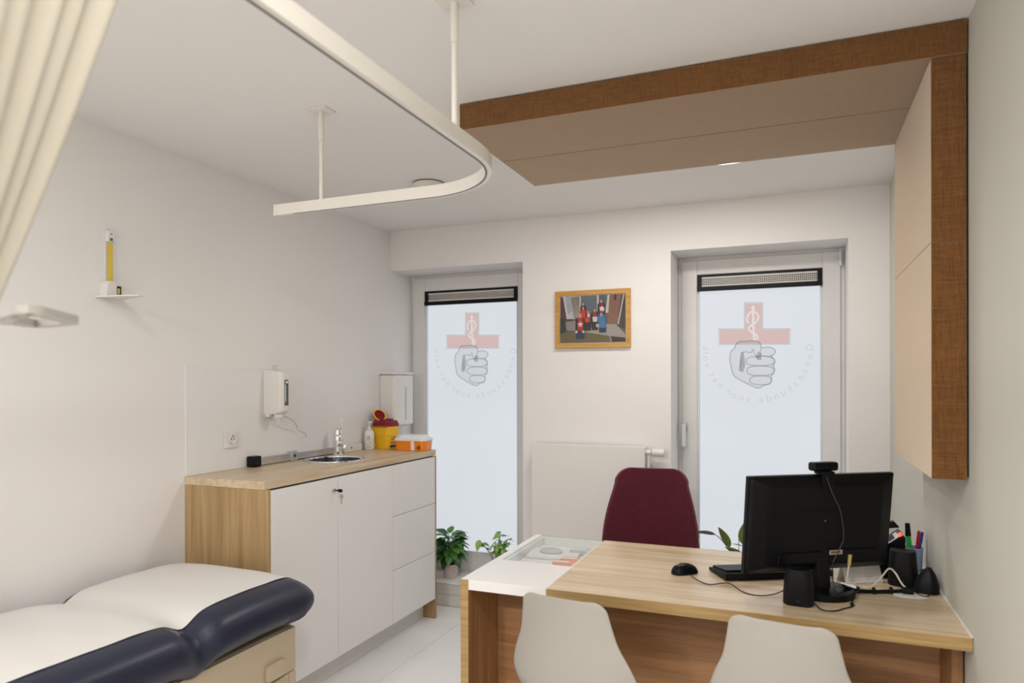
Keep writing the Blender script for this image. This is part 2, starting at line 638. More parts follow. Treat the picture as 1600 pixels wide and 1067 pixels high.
# perforated vent plate
m = bpy.data.materials.new('perforated_plate')
m.use_nodes = True
nt = m.node_tree
p = nt.nodes['Principled BSDF']
p.inputs['Roughness'].default_value = 0.4
tc = nt.nodes.new('ShaderNodeTexCoord')
mp = nt.nodes.new('ShaderNodeMapping')
mp.inputs['Rotation'].default_value = (0, math.radians(45), 0)
mp.inputs['Scale'].default_value = (1, 0.0, 1)
ck = nt.nodes.new('ShaderNodeTexChecker')
ck.inputs['Scale'].default_value = 135
ck.inputs['Color1'].default_value = (0.03, 0.03, 0.035, 1)
ck.inputs['Color2'].default_value = (0.75, 0.72, 0.66, 1)
nt.links.new(tc.outputs['Object'], mp.inputs['Vector'])
nt.links.new(mp.outputs[0], ck.inputs['Vector'])
nt.links.new(ck.outputs['Color'], p.inputs['Base Color'])
M['perf'] = m

M['ink_cross'] = ink('ink_red_cross', (0.92, 0.68, 0.62, 1))
M['ink_cross_edge'] = ink('ink_cross_edge', (0.80, 0.76, 0.75, 1))
M['ink_white'] = mat('backlit_white_print', (0.06, 0.06, 0.06, 1), 0.5, emit=(0.66, 0.60, 0.59, 1), emit_s=1.0)
M['ink_hand'] = ink('ink_hand', (0.90, 0.90, 0.90, 1))
M['ink_line'] = ink('ink_line', (0.66, 0.67, 0.68, 1))
M['ink_dark'] = ink('ink_dark', (0.62, 0.61, 0.61, 1))
M['ink_text'] = ink('ink_lettering', (0.86, 0.865, 0.87, 1))

# ------------------------------------------------------------------ room shell
floor = struct('floor', box(B(), XL - .1, XR + .1, YF - .1, YB + .02, -0.06, -0.006), M['grout'], label='pale grey tiled floor')
TS = 0.60
tile_me = None
x_edges = [-1.94 + TS * k for k in range(-2, 5)]
y_edges = [3.31 + TS * k for k in range(-11, 3)]
for i in range(len(x_edges) - 1):
    for j in range(len(y_edges) - 1):
        a0, a1 = max(x_edges[i], XL), min(x_edges[i + 1], XR)
        b0, b1 = max(y_edges[j], YF), min(y_edges[j + 1], YB)
        if a1 - a0 < .02 or b1 - b0 < .02:
            continue
        g = 0.0011
        part('floor_tile', box(B(), a0 + g, a1 - g, b0 + g, b1 - g, -0.0055, 0.0, 0.0008, 1), M['tile'], floor, 0)

struct('ceiling', box(B(), XL - .1, XR + .1, YF - .1, YB + .02, HC, HC + .1), M['ceiling'], label='plain off-white ceiling')
struct('wall_left', box(B(), XL - .12, XL, YF - .1, YW + .2, -.06, HC + .1), M['wall'], label='off-white left wall behind the couch')
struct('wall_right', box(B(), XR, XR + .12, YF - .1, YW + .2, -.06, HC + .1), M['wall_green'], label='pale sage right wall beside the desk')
struct('wall_front', box(B(), XL, XR, YF - .12, YF, -.06, HC + .1), M['wall'], label='off-white wall behind the viewer')
O1 = (XL, -1.617)
O2 = (-0.680, 0.265)
HT = 2.272
bm = B()
box(bm, XL, XR, YB, YW + .2, HT, HC + .1)
box(bm, O1[1], O2[0], YB, YW + .2, -.06, HT)
box(bm, O2[1], XR, YB, YW + .2, -.06, HT)
struct('wall_back', bm, M['wall'], label='off-white back wall with two window openings')

# tiled window steps
for k, (a, b) in enumerate((O1, O2)):
    t = struct('trim_%d' % (k + 1), box(B(), a, b, YB + .012, YW + .2, -.06, SILL - .012), M['grout'], label='tiled step under the frosted window')
    part('sill_slab', box(B(), a + .001, b - .001, YB - .004, YW + .02, SILL - .011, SILL, .002, 1), M['tile'], t, 0)
    n = 3
    w = (b - a) / n
    for i in range(n):
        for (z0, z1) in ((0.001, .077), (.079, SILL - .0125)):
            part('tile', box(B(), a + i * w + .001, a + (i + 1) * w - .001, YB, YB + .011, z0, z1, .001, 1), M['tile_sill'], t, 0)


# ------------------------------------------------------------------ windows
def LZ(zx, zy):
    """logo drawing units -> metres on the pane, centre on the foot of the staff"""
    zy = zy + 8.6e-5 * (835 - zy) * (zx - 512)
    return ((zx - 512) * .000983, -(zy - 600) * .001043)


def LP(pts):
    return [LZ(*q) for q in pts]


def spl(pts, per=5, closed=False):
    if closed:
        pts = pts + pts[:1]
    return [(q.x, q.y) for q in smooth_path([(a, b, 0) for a, b in pts], per)]


def ell(x0, x1, y0, y1, n=22, p=2.6):
    out = []
    for i in range(n):
        a = 2 * PI * i / n
        c, s = math.cos(a), math.sin(a)
        out.append(((x0 + x1) / 2 + (x1 - x0) / 2 * math.copysign(abs(c) ** (2 / p), c),
                    (y0 + y1) / 2 + (y1 - y0) / 2 * math.copysign(abs(s) ** (2 / p), s)))
    return out


FIST = [(412, 610), (432, 596), (462, 595), (500, 592), (542, 597), (558, 615), (560, 632), (600, 628), (630, 638), (640, 655),
        (630, 672), (614, 680), (630, 695), (637, 715), (628, 737), (636, 757), (630, 780), (617, 796), (618, 820), (606, 842),
        (575, 850), (540, 866), (490, 846), (430, 815), (397, 790), (385, 750), (375, 700), (382, 655), (402, 635)]


def logo(parent, cx, cz, y):
    T = Matrix.Translation((cx, y, cz))
    def put(name, bm, m, off):
        bmesh.ops.transform(bm, matrix=Matrix.Translation((cx, y - off, cz)), verts=bm.verts[:])
        return part(name, bm, m, parent, 0, world=True, recalc=False)
    b = B()
    poly_xz(b, LP([(467, 374), (563, 374), (563, 527), (720, 527), (720, 606), (313, 606), (313, 527), (467, 527)]))
    lg = put('logo_cross', b, M['ink_cross'], .0006)
    b = B()
    stroke(b, LP([(463, 370), (567, 370), (567, 523), (725, 523), (725, 610), (308, 610), (308, 523), (463, 523)]), .010, True)
    put('logo_cross_outline', b, M['ink_cross_edge'], .0008)
    b = B()
    stroke(b, LP([(512, 408), (513, 500), (520, 590)]), .013)
    poly_xz(b, LP(ell(502, 522, 388, 412, 12, 2)))
    stroke(b, spl(LP([(490, 488), (477, 478), (482, 445), (500, 425), (530, 430), (543, 455), (530, 482), (503, 500), (487, 520), (500, 540), (530, 556), (538, 575), (527, 590)])), .011)
    put('logo_staff', b, M['ink_white'], .0010)
    b = B()
    poly_xz(b, spl(LP(FIST), 3, True)[:-1])
    put('logo_fist', b, M['ink_hand'], .0012)
    b = B()
    stroke(b, spl(LP(FIST), 3, True)[:-1], .0075, True)
    for e in ((470, 634, 682, 736), (475, 632, 738, 793), (492, 618, 795, 846)):
        stroke(b, LP(ell(*e)), .0065, True)
    stroke(b, spl(LP([(560, 632), (553, 655), (560, 676), (590, 681), (616, 680)])), .006)
    stroke(b, spl(LP([(440, 662), (470, 655), (500, 660), (512, 640), (520, 665), (540, 690)])), .006)
    put('logo_fist_lines', b, M['ink_line'], .0014)
    b = B()
    poly_xz(b, LP([(440, 664), (456, 656), (462, 690), (466, 735), (452, 775), (428, 765), (444, 722)]))
    poly_xz(b, LP([(524, 690), (542, 655), (559, 663), (560, 702), (540, 703)]))
    put('logo_shadow_shapes', b, M['ink_dark'], .0016)
    # lettering, printed to be read from the street: mirrored from inside
    txt = 'Geneeskunde voor het volk'
    b = B()
    ccx, ccy, rr = 530, 640, 322
    a0, a1 = math.radians(-6), math.radians(186)
    wd = {' ': .6, 'r': .7, 't': .65, 'l': .45, 'G': 1.35, 'k': .95}
    W = [wd.get(ch, 1.0) for ch in txt]
    tot = sum(W)
    acc = 0
    for ch, w in zip(txt, W):
        a = a0 + (a1 - a0) * (acc + w / 2) / tot
        acc += w
        if ch == ' ':
            continue
        me = text_mesh(ch, .060)
        px, pz = LZ(ccx + rr * math.cos(a), 640)[0], -((ccy - 600) + rr * math.sin(a)) * .00101
        # letter feet point away from the centre; x is mirrored
        R = Matrix.Rotation(a - PI / 2, 4, 'Y')
        t = bmesh.new()
        t.from_mesh(me)
        bpy.data.meshes.remove(me)
        K = Matrix(((-1, 0, 0, 0), (0, 0, 1, 0), (0, 1, 0, 0), (0, 0, 0, 1)))
        bmesh.ops.transform(t, matrix=Matrix.Translation((px, 0, pz)) @ R @ K, verts=t.verts[:])
        merge(b, t)
    put('logo_lettering', b, M['ink_text'], .0011)


def ring_xz(bm, x0, x1, z0, z1, w, y0, y1, bev=.002, wz=None):
    wz = wz or w
    box(bm, x0, x0 + w, y0, y1, z0, z1, bev)
    box(bm, x1 - w, x1, y0, y1, z0, z1, bev)
    box(bm, x0 + w, x1 - w, y0, y1, z1 - wz, z1, bev)
    box(bm, x0 + w, x1 - w, y0, y1, z0, z0 + wz, bev)


def window(n, x0, x1, gx0, gx1, gz0, gz1, label, lcx, lcz):
    w = bpy.data.objects.new('window_%d' % n, None)
    C.objects.link(w)
    w.location = ((x0 + x1) / 2, YW, SILL)
    w['kind'] = 'structure'
    w['label'] = label
    b = B()
    ring_xz(b, x0, x1, SILL, HT, .036, YW + .016, YW + .09)
    part('outer_frame', b, M['alu'], w, world=True)
    b = B()
    s = .024
    sx0, sx1, sz0, sz1 = x0 + s, x1 - s, SILL + s, HT - s
    box(b, sx0, gx0, YW, YW + .06, sz0, sz1, .003)
    box(b, gx1, sx1, YW, YW + .06, sz0, sz1, .003)
    box(b, gx0, gx1, YW, YW + .06, gz1, sz1, .003)
    box(b, gx0, gx1, YW, YW + .06, sz0, gz0, .003)
    part('sash', b, M['alu'], w, world=True)
    b = B()
    ring_xz(b, gx0 - .001, gx1 + .001, gz0 - .001, gz1 + .001, .014, YW + .008, YW + .034, .003)
    part('glazing_bead', b, M['bead'], w, world=True)
    pane = part('pane', box(B(), gx0, gx1, YW + .026, YW + .032, gz0, gz1), M['pane'], w, 0, world=True)
    # ventilation grille along the top of the pane
    v0, v1 = gz1 - .098, gz1 - .002
    b = B()
    ring_xz(b, gx0 + .002, gx1 - .002, v0, v1, .026, YW - .006, YW + .025, .002, .014)
    box(b, gx0 + .002, gx1 - .002, YW - .014, YW + .0, v0 - .006, v0 + .022, .003)
    vent = part('vent_grille', b, M['black'], w, world=True)
    part('vent_plate', box(B(), gx0 + .025, gx1 - .025, YW + .006, YW + .012, v0 + .024, v1 - .015), M['perf'], vent, 0, world=True)
    b = B()
    for z in (v0 + .025, v1 - .018):
        box(b, gx0 + .026, gx1 - .026, YW + .0, YW + .008, z - .005, z + .006)
    part('vent_rim', b, M['white_plastic'], vent, 0, world=True)
    logo(w, lcx, lcz, YW + .026)
    return w


W1 = window(1, O1[0] + .001, O1[1] - .001, -2.481, -1.757, .297, 2.156, 'tall frosted window beside the washstand with red cross print', -2.117, 1.752)
W2 = window(2, O2[0] + .001, O2[1] - .001, -.563, .146, .297, 2.160, 'tall frosted window door behind the monitor with red cross print', -.237, 1.738)
# handle and hinge of the opening sash
b = B()
prism(b, rrect(.030, .075, .013), 0, .012, Matrix.Translation((-.636, YW - .0005, 1.225)) @ Matrix.Rotation(PI / 2, 4, 'X'), .002)
cyl(b, (-.636, YW - .01, 1.225), (-.636, YW - .045, 1.225), .010)
h = part('handle_plate', b, M['alu_bar'], W2, world=True)
b = B()
prism(b, rrect(.024, .150, .011), 0, .016, Matrix.Translation((-.638, YW - .040, 1.172)) @ Matrix.Rotation(PI / 2, 4, 'X'), .004)
part('lever', b, M['bead'], W2, world=True)
b = B()
cyl(b, (.240, YW - .012, 2.165), (.240, YW - .012, 2.252), .009)
part('hinge', b, M['bead'], W2, world=True)


# ------------------------------------------------------------------ ceiling lamps
def downlight(x, y, label, r=.13, power=LAMP_POWER):
    t = thing('ceiling_downlight', label, 'ceiling lamp', (x, y, HC), 0)
    part('trim_ring', lathe(B(), [(r + .02, -.0005), (r + .02, -.004), (r + .012, -.007), (r, -.006), (r, -.0005)], 40, cap=False), M['white_plastic'], t)
    part('diffuser', lathe(B(), [(r - .001, -.0035), (r - .004, -.0045), (0, -.0045)], 40, cap=False), M['lamp_glow'], t)
    ld = bpy.data.lights.new('downlight_light', 'AREA')
    ld.shape = 'DISK'
    ld.size = 2 * r * .95
    ld.energy = power
    ld.color = LAMP_COL
    lo = bpy.data.objects.new('downlight_light', ld)
    C.objects.link(lo)
    lo.parent = t
    lo.location = (0, 0, -.009)
    return t


downlight(-.29, 3.325, 'round flush ceiling light glowing just beyond the burlap ceiling panel', power=6.0)
downlight(-.86, 3.305, 'added round fill light hidden behind the burlap ceiling panel', power=6.0)  # fill lamp added to brighten the left rear of the room, out of sight
downlight(-1.40, .90, 'round flush ceiling light over the examination couch', power=5.0)
downlight(-.15, .35, 'round flush ceiling light in front of the desk chairs', power=23.0)
downlight(-1.50, -1.10, 'round flush ceiling light nearest the wall behind the viewer', power=58.0)

t = thing('smoke_detector', 'round white smoke detector on the ceiling behind the curtain rail', 'smoke detector', (-1.775, 3.20, HC))
part('body', lathe(B(), [(.076, -.004), (.083, -.007), (.083, -.044), (.075, -.050), (0, -.052)], 40, cap=False), M['cream_metal'], t)
part('base_ring', lathe(B(), [(.082, -.0003), (.082, -.0045), (.070, -.0046)], 40, cap=False), M['grey_ink'], t)

# ------------------------------------------------------------------ burlap acoustic panels
PX0, PY0, PY1, PZ = -1.162, 2.332, 3.137, 2.443
t = thing('acoustic_panel', 'burlap-covered acoustic panel fixed flat under the ceiling', 'acoustic panel', ((PX0 + XR) / 2, (PY0 + PY1) / 2, PZ))
ys = PY0 + .405
b = B(); box(b, PX0, XR - .004, PY0, ys - .0008, PZ, HC - .004, .002, 2)
part('near_half', b, M['burlap'], t, world=True)
b = B(); box(b, PX0, XR - .004, ys + .0008, PY1, PZ, HC - .004, .002, 2)
part('far_half', b, M['burlap'], t, world=True)
b = B(); box(b, PX0 + .02, XR - .0005, PY0 + .012, PY1 - .02, HC - .0039, HC - .0004)
part('backing_board', b, M['black'], t, 0, world=True)
t = thing('acoustic_panel', 'burlap-covered acoustic panel hung upright on the sage wall', 'acoustic panel', (.413, (PY0 + PY1) / 2, 1.216))
zs = 1.905
b = B(); box(b, .367, XR - .006, PY0 + .004, PY1, 1.216, zs - .0006, .0012, 1)
part('lower_half', b, M['burlap'], t, world=True)
b = B(); box(b, .367, XR - .006, PY0 + .004, PY1, zs + .0006, PZ - .002, .0012, 1)
part('upper_half', b, M['burlap'], t, world=True)
b = B(); box(b, XR - .0058, XR - .0005, PY0 + .012, PY1 - .01, 1.226, PZ - .004)
part('backing_board', b, M['black'], t, 0, world=True)

# ------------------------------------------------------------------ curtain rail
RX, RY, RZ0, RZ1 = -.862, 2.187, 2.158, 2.200
t = thing('curtain_rail', 'cream curved curtain rail hanging from the ceiling around the couch', 'curtain rail', (RX, RY, RZ0))
path = [Vector((RX, -1.30 + 3.10 * k / 20, RZ0)) for k in range(20)]
R_ = .33
for k in range(15):
    a = PI / 2 * k / 14
    path.append(Vector((RX - R_ + R_ * math.cos(a), RY - R_ + R_ * math.sin(a), RZ0)))
path += [Vector((RX - R_ - .705 * k / 8, RY, RZ0)) for k in range(1, 9)]
sec = [(-.010, 0), (.010, 0), (.010, RZ1 - RZ0), (-.010, RZ1 - RZ0)]
part('rail', sweep(B(), path, sec), M['cream_metal'], t, 30, world=True)
part('glide_slot', sweep(B(), [q.copy() for q in path[:-1]], [(-.0104, -.0016), (-.0045, -.0016), (-.0045, -.0002), (-.0104, -.0002)]), M['grey_ink'], t, 30, world=True)
e = path[-1]
b = B()
box(b, e.x - .004, e.x + .012, e.y - .012, e.y + .012, RZ0 - .002, RZ1 + .001, .002)
part('end_cap', b, M['cream_metal'], t, world=True)
for (px, py) in ((-1.68, RY), (RX, 1.70), (RX, -.2)):
    b = B()
    cyl(b, (px, py, RZ1 - .002), (px, py, HC - .09), .0085)
    cyl(b, (px, py, HC - .115), (px, py, HC - .003), .0115)
    po = part('hanger_post', b, M['cream_metal'], t, world=True)
    b = B()
    Mx = Matrix.Translation((px, py, HC - .0035)) @ Matrix.Rotation(math.radians(0), 4, 'Z')
    box(b, -.045, .045, -.035, .035, -.002, .003, .001, 1, Mx)
    for sx in (-1, 1):
        for sy in (-1, 1):
            lathe(b, [(.005, -.004), (.005, -.001)], 10, Mx @ Matrix.Translation((sx * .033, sy * .024, 0)))
    part('ceiling_plate', b, M['cream_metal'], po, world=True)

# ------------------------------------------------------------------ curtain, swept aside
def curtain_pt(u, v):
    # u across the cloth (0 = edge seen from the room), v from rail to hem
    top = Vector((-.865, .700 - .62 * u, 2.135))
    fold = math.sin(u * 2 * PI * 17 + .5) + .3 * math.sin(u * 2 * PI * 9.3 + 1.0)
    gat = Vector((-1.19 - .10 * u, .660 - .20 * u, 1.50))
    v1 = .42
    if v < v1:
        s = v / v1
        q = top.lerp(gat, s)
        q.z -= .02 * math.sin(PI * s)
        amp = .021 * (1 - .3 * s)
    else:
        s = (v - v1) / (1 - v1)
        q = gat.lerp(Vector((-1.24 - .10 * u, .66 - .30 * u, .30)), s)
        amp = .014 + .012 * s
    q.x += fold * amp
    q.y += .4 * amp * math.cos(u * 2 * PI * 17)
    return q


b = B()
grid(b, curtain_pt, 300, 40)
o = solo('privacy_curtain', b, M['curtain'], 'cream pleated privacy curtain swept aside on the ceiling rail', 'curtain', (-1.2, .55, .30), smooth=180)
md = o.modifiers.new('thickness', 'SOLIDIFY')
md.thickness = .0012

# ------------------------------------------------------------------ examination lamp, its loop-shaped head reaching into view
M['lamp_grey'] = mat('pale_grey_enamel', (0.46, 0.435, 0.40, 1), 0.35, noise=(6, 0.02))
t = thing('examination_lamp', 'white examination lamp with loop-shaped head at the left edge', 'lamp', (-1.62, .95, 0))
b = B()
for k in range(5):
    a = 2 * PI * k / 5 + .3
    tube(b, [(-1.62, .95, .07), (-1.62 + .10 * math.cos(a), .95 + .10 * math.sin(a), .062), (-1.62 + .20 * math.cos(a), .95 + .20 * math.sin(a), .035)], .013)
    lathe(b, [(.016, 0), (.02, .008), (.02, .022), (.012, .03)], 12, Matrix.Translation((-1.62 + .20 * math.cos(a), .95 + .20 * math.sin(a), .0005)))
part('base', b, M['lamp_grey'], t, world=True)
part('pole', cyl(B(), (-1.62, .95, .06), (-1.62, .95, 1.625), .012), M['lamp_grey'], t, world=True)
part('arm', tube(B(), [(-1.62, .95, 1.615), (-1.56, .93, 1.630), (-1.46, .90, 1.625), (-1.385, .872, 1.620)], .009), M['lamp_grey'], t, world=True)
hp = [(-1.150, .745), (-1.280, .915), (-1.440, .945), (-1.335, .818)]
loop = []
for k in range(4):
    a, c_, d = Vector(hp[k - 1]), Vector(hp[k]), Vector(hp[(k + 1) % 4])
    p0 = c_ + (a - c_).normalized() * .035
    p1 = c_ + (d - c_).normalized() * .035
    for s in range(7):
        f = s / 6
        q = p0 * (1 - f) ** 2 + c_ * 2 * f * (1 - f) + p1 * f * f
        loop.append(Vector((q.x, q.y, 1.620)))
b = B()
sweep(b, loop, [(-.014, -.007), (.014, -.007), (.014, .007), (-.014, .007)], closed=True)
hd = part('lamp_head', b, M['lamp_grey'], t, world=True)
for q in ((-1.245, .782), (-1.285, .800)):
    part('lamp_lens', lathe(B(), [(.008, -.003), (.008, .0)], 14, Matrix.Translation((q[0], q[1], 1.6125))), M['white_plastic'], hd, world=True)

# ------------------------------------------------------------------ washstand cabinet
CX0, CXF, CY0, CY1 = XL, -2.118, 2.386, 3.914
t = thing('washstand_cabinet', 'white-fronted low cabinet with oak sides against the left wall', 'cabinet', ((CX0 + CXF) / 2, (CY0 + CY1) / 2, 0))
for y0, y1 in ((CY0, CY0 + .019), (CY1 - .021, CY1 - .002)):
    part('side_panel', box(B(), CX0 + .001, CXF - .001, y0, y1, .001, 1.0325, .001, 1), M['oak_z'], t, world=True)
part('carcass', box(B(), CX0 + .004, CXF - .024, CY0 + .020, CY1 - .022, .127, .93), M['white_paint'], t, 0, world=True)
part('plinth', box(B(), CX0 + .01, -2.205, CY0 + .020, CY1 - .022, .001, .126), M['white_plastic'], t, 0, world=True)
yA, yB, yC, yD = CY0 + .0205, 2.884, 3.388, CY1 - .0225
for y0, y1 in ((yA, yB - .0015), (yB + .0015, yC - .0015)):
    part('door', box(B(), CXF - .020, CXF, y0, y1, .128, 1.026, .0012, 1), M['white_paint'], t, world=True)
for z0, z1 in ((.128, .4265), (.4295, .7335), (.7365, 1.026)):
    part('drawer_front', box(B(), CXF - .020, CXF, yC + .0015, yD, z0, z1, .0012, 1), M['white_paint'], t, world=True)
b = B()
cyl(b, (CXF + .0002, 2.847, .967), (CXF + .010, 2.847, .967), .010)
part('lock', b, M['steel'], t, world=True)
part('shadow_gap', box(B(), CXF - .035, CXF - .022, CY0 + .020, CY1 - .022, .9305, 1.0325), M['dark_ink'], t, 0, world=True)
# key in the lock with a second key dangling
k = thing('cabinet_key', 'black-headed key in the cabinet lock with a metal key dangling', 'key', (CXF + .011, 2.847, .967))
b = B()
box(b, CXF + .0105, CXF + .030, 2.846, 2.848, .964, .970)
prism(b, rrect(.026, .016, .007), -.003, .003, Matrix.Translation((CXF + .040, 2.847, .967)) @ Matrix.Rotation(PI / 2, 4, 'X'), .001)
part('key_head', b, M['black'], k, world=True)
b = B()
Mk = Matrix.Translation((CXF + .044, 2.852, .938)) @ Matrix.Rotation(PI / 2, 4, 'X') @ Matrix.Rotation(.0, 4, 'Z')
prism(b, [(.011 * math.cos(2 * PI * i / 14), .012 * math.sin(2 * PI * i / 14)) for i in range(14)], -.001, .001, Mk)
box(b, -.003, .003, -.038, -.010, -.001, .001, 0, 1, Mk)
tube(b, [(CXF + .043, 2.849, .965), (CXF + .046, 2.853, .957), (CXF + .044, 2.852, .948)], .0012, 4, 6)
part('spare_key', b, M['brass'], k, world=True)

# worktop with a round hole for the basin
SC, SR = Vector((-2.392, 3.228)), .152
TX0, TX1, TY0, TY1 = CX0 + .001, -2.137, CY0 - .001, CY1 + .024
b = B()
angs = [2 * PI * i / 56 for i in range(56)]
for qx in (TX0, TX1):
    for qy in (TY0, TY1):
        angs.append(math.atan2(qy - SC.y, qx - SC.x) % (2 * PI))
angs = sorted(set(angs))
def rect_hit(a):
    d = Vector((math.cos(a), math.sin(a)))
    ts = []
    if abs(d.x) > 1e-9: ts += [(TX0 - SC.x) / d.x, (TX1 - SC.x) / d.x]
    if abs(d.y) > 1e-9: ts += [(TY0 - SC.y) / d.y, (TY1 - SC.y) / d.y]
    tt = min(q for q in ts if q > 1e-6 and TX0 - 1e-5 <= SC.x + d.x * q <= TX1 + 1e-5 and TY0 - 1e-5 <= SC.y + d.y * q <= TY1 + 1e-5)
    return SC + d * tt
Z0, Z1 = 1.0335, WT
R4 = []
for a in angs:
    ci = SC + Vector((math.cos(a), math.sin(a))) * SR
    ro = rect_hit(a)
    R4.append([b.verts.new((ci.x, ci.y, Z1)), b.verts.new((ro.x, ro.y, Z1)), b.verts.new((ro.x, ro.y, Z0)), b.verts.new((ci.x, ci.y, Z0))])
for i in range(len(R4)):
    p, q = R4[i], R4[(i + 1) % len(R4)]
    for j in range(4):
        b.faces.new((p[j], q[j], q[(j + 1) % 4], p[(j + 1) % 4]))
solo('worktop', b, M['oak_y'], 'light oak worktop of the washstand around the round basin', 'worktop', (SC.x, SC.y, Z0), smooth=30)
struct('trim_3', box(B(), XL, XL + .007, CY0, YB + .0, WT + .0005, 1.576, .001, 1), M['white_paint'], label='white backsplash panel above the washstand')

# basin
t = thing('wash_basin', 'small round steel basin set into the oak worktop', 'basin', (SC.x, SC.y, WT))
part('rim', lathe(B(), [(.168, .0004), (.167, .004), (.158, .005), (.147, .003), (.145, -.004)], 56, cap=False), M['chrome'], t)
part('bowl', lathe(B(), [(.1455, -.002), (.138, -.03), (.12, -.08), (.08, -.105), (.02, -.11), (0, -.11)], 56, cap=False), mat('basin_steel_reflections', (0.05, 0.055, 0.075, 1), .18, metal=.7, noise=(20, .1)), t)  # dark navy reflections are put into the bowl's base colour
# mixer tap
FX, FY = -2.500, 3.405
t = thing('mixer_tap', 'chrome single-lever mixer tap behind the round basin', 'tap', (FX, FY, WT + .0005))
part('body', lathe(B(), [(.030, 0), (.030, .006), (.025, .012), (.024, .075), (.027, .085), (.027, .112), (.022, .120), (0, .121)], 24, cap=False), M['chrome'], t)
part('spout', tube(B(), [(.005, -.004, .056), (.035, -.022, .070), (.068, -.042, .074), (.082, -.050, .064), (.084, -.052, .050)], .0135, 6, 12), M['chrome'], t)
b = B()
lathe(b, [(.026, .1215), (.027, .130), (.024, .152), (.016, .160), (.0, .162)], 20)
rings = []
for z, w, d, ox in ((.150, .022, .012, .008), (.175, .020, .010, .013), (.205, .015, .006, .018), (.212, .010, .004, .019)):
    rings.append([Vector((x + ox, y + ox * .6, z)) for x, y in rrect(d, w, d * .4, 3)])
loft(b, rings)
part('lever', b, M['chrome'], t)

# measuring rod lying along the wall
rx = XL + .008
t = thing('length_measuring_rod', 'aluminium measuring rod with black end lying along the worktop', 'measuring rod', (rx + .03, 3.25, WT))
part('bar', box(B(), rx + .006, rx + .026, 2.825, 3.100, WT + .003, WT + .043, .002), M['steel'], t, world=True)
b = B()
box(b, rx + .008, rx + .020, 3.100, 3.74, WT + .006, WT + .040, .001)
box(b, rx + .020, rx + .024, 3.100, 3.74, WT + .006, WT + .012)
box(b, rx + .020, rx + .024, 3.100, 3.74, WT + .033, WT + .040)
part('guide_rail', b, M['alu_bar'], t, world=True)
b = B()
box(b, rx + .002, rx + .048, 2.762, 2.822, WT + .0015, WT + .056, .006)
box(b, rx + .028, rx + .052, 2.775, 2.810, WT + .0015, WT + .020, .003)
part('end_stop', b, M['black'], t, world=True)
b = B()
box(b, rx + .004, rx + .034, 3.070, 3.118, WT + .0012, WT + .054, .002)
sl = part('slider', b, M['alu_bar'], t, world=True)
part('slider_mark', box(B(), rx + .0342, rx + .0346, 3.087, 3.101, WT + .02, WT + .036), M['dark_ink'], sl, 0, world=True)
b = B()
box(b, rx + .006, rx + .032, 3.560, 3.738, WT + .001, WT + .044, .002)
ft = part('foot_block', b, M['white_plastic'], t, world=True)
part('screw', cyl(B(), (rx + .0322, 3.625, WT + .025), (rx + .0332, 3.625, WT + .025), .0055), M['dark_ink'], ft, world=True)

# ------------------------------------------------------------------ pump bottle
t = thing('pump_bottle', 'white hand-gel pump bottle beside the yellow sharps container', 'bottle', (-2.540, 3.790, WT + .0005))
rings = []
for z, w, d in ((0, .058, .036), (.004, .064, .042), (.100, .064, .042), (.116, .056, .038), (.124, .030, .026), (.128, .022, .022)):
    rings.append([Vector((x, y, z)) for x, y in rrect(w, d, min(d, w) * .42, 5)])
Rb = Matrix.Rotation(math.radians(20), 4, 'Z')
part('bottle_body', loft(B(), rings, True, Rb), M['white_plastic'], t, 60)
b = B()
lathe(b, [(.013, .128), (.013, .142), (.006, .146), (.006, .168), (.011, .170), (.011, .180), (0, .183)], 18)
tube(b, [(0, 0, .175), (.018, -.010, .178), (.030, -.016, .172)], .005, 5, 8)
part('pump', b, M['white_plastic'], t)
lab = []
for z, w, h_, c_ in ((.082, .020, .005, (.12, .12, .13, 1)), (.070, .030, .003, (.3, .3, .32, 1)), (.062, .016, .003, (.3, .3, .32, 1)),
                     (.048, .010, .006, (.25, .35, .33, 1)), (.032, .028, .0025, (.45, .35, .5, 1)), (.016, .034, .006, (.75, .74, .10, 1))):
    xo = .012 if z == .048 else 0
    lab.append(([(xo - w / 2, z - h_ / 2), (xo + w / 2, z - h_ / 2), (xo + w / 2, z + h_ / 2), (xo - w / 2, z + h_ / 2)], c_))
flat_print('bottle_label', lab, M['print'], t, Rb @ Matrix.Translation((0, -.0216, 0)) @ Matrix.Rotation(PI / 2, 4, 'X'))

# ------------------------------------------------------------------ yellow sharps container
t = thing('sharps_container', 'yellow sharps container with maroon lid flipped open', 'container', (-2.478, 3.884, WT + .0005))
def chamf(w, d, c):
    return [(w / 2 - c, -d / 2), (w / 2, -d / 2 + c), (w / 2, d / 2 - c), (w / 2 - c, d / 2), (-w / 2 + c, d / 2), (-w / 2, d / 2 - c), (-w / 2, -d / 2 + c), (-w / 2 + c, -d / 2)]
Rs = Matrix.Rotation(math.radians(-8), 4, 'Z')
rings = []
for z, w, d in ((0, .116, .100), (.003, .120, .104), (.085, .138, .118), (.086, .144, .122), (.136, .148, .126), (.139, .150, .128), (.146, .150, .128)):
    rings.append([Vector((x, y, z)) for x, y in chamf(w, d, .022)])
part('tub', loft(B(), rings, True, Rs), M['yellow'], t, 25)
b = B()
for i in range(7):
    box(b, -.066 + i * .021, -.066 + i * .021 + .012, -.0665, -.064, .139, .143, 0, 1, Rs)
part('lid_clips', b, M['dark_ink'], t, 0)
rings = []
for z, w, d in ((.1465, .152, .130), (.165, .154, .132), (.167, .146, .124), (.182, .140, .118), (.184, .128, .106)):
    rings.append([Vector((x, y, z)) for x, y in chamf(w, d, .024)])
b = B()
loft(b, rings, True, Rs)
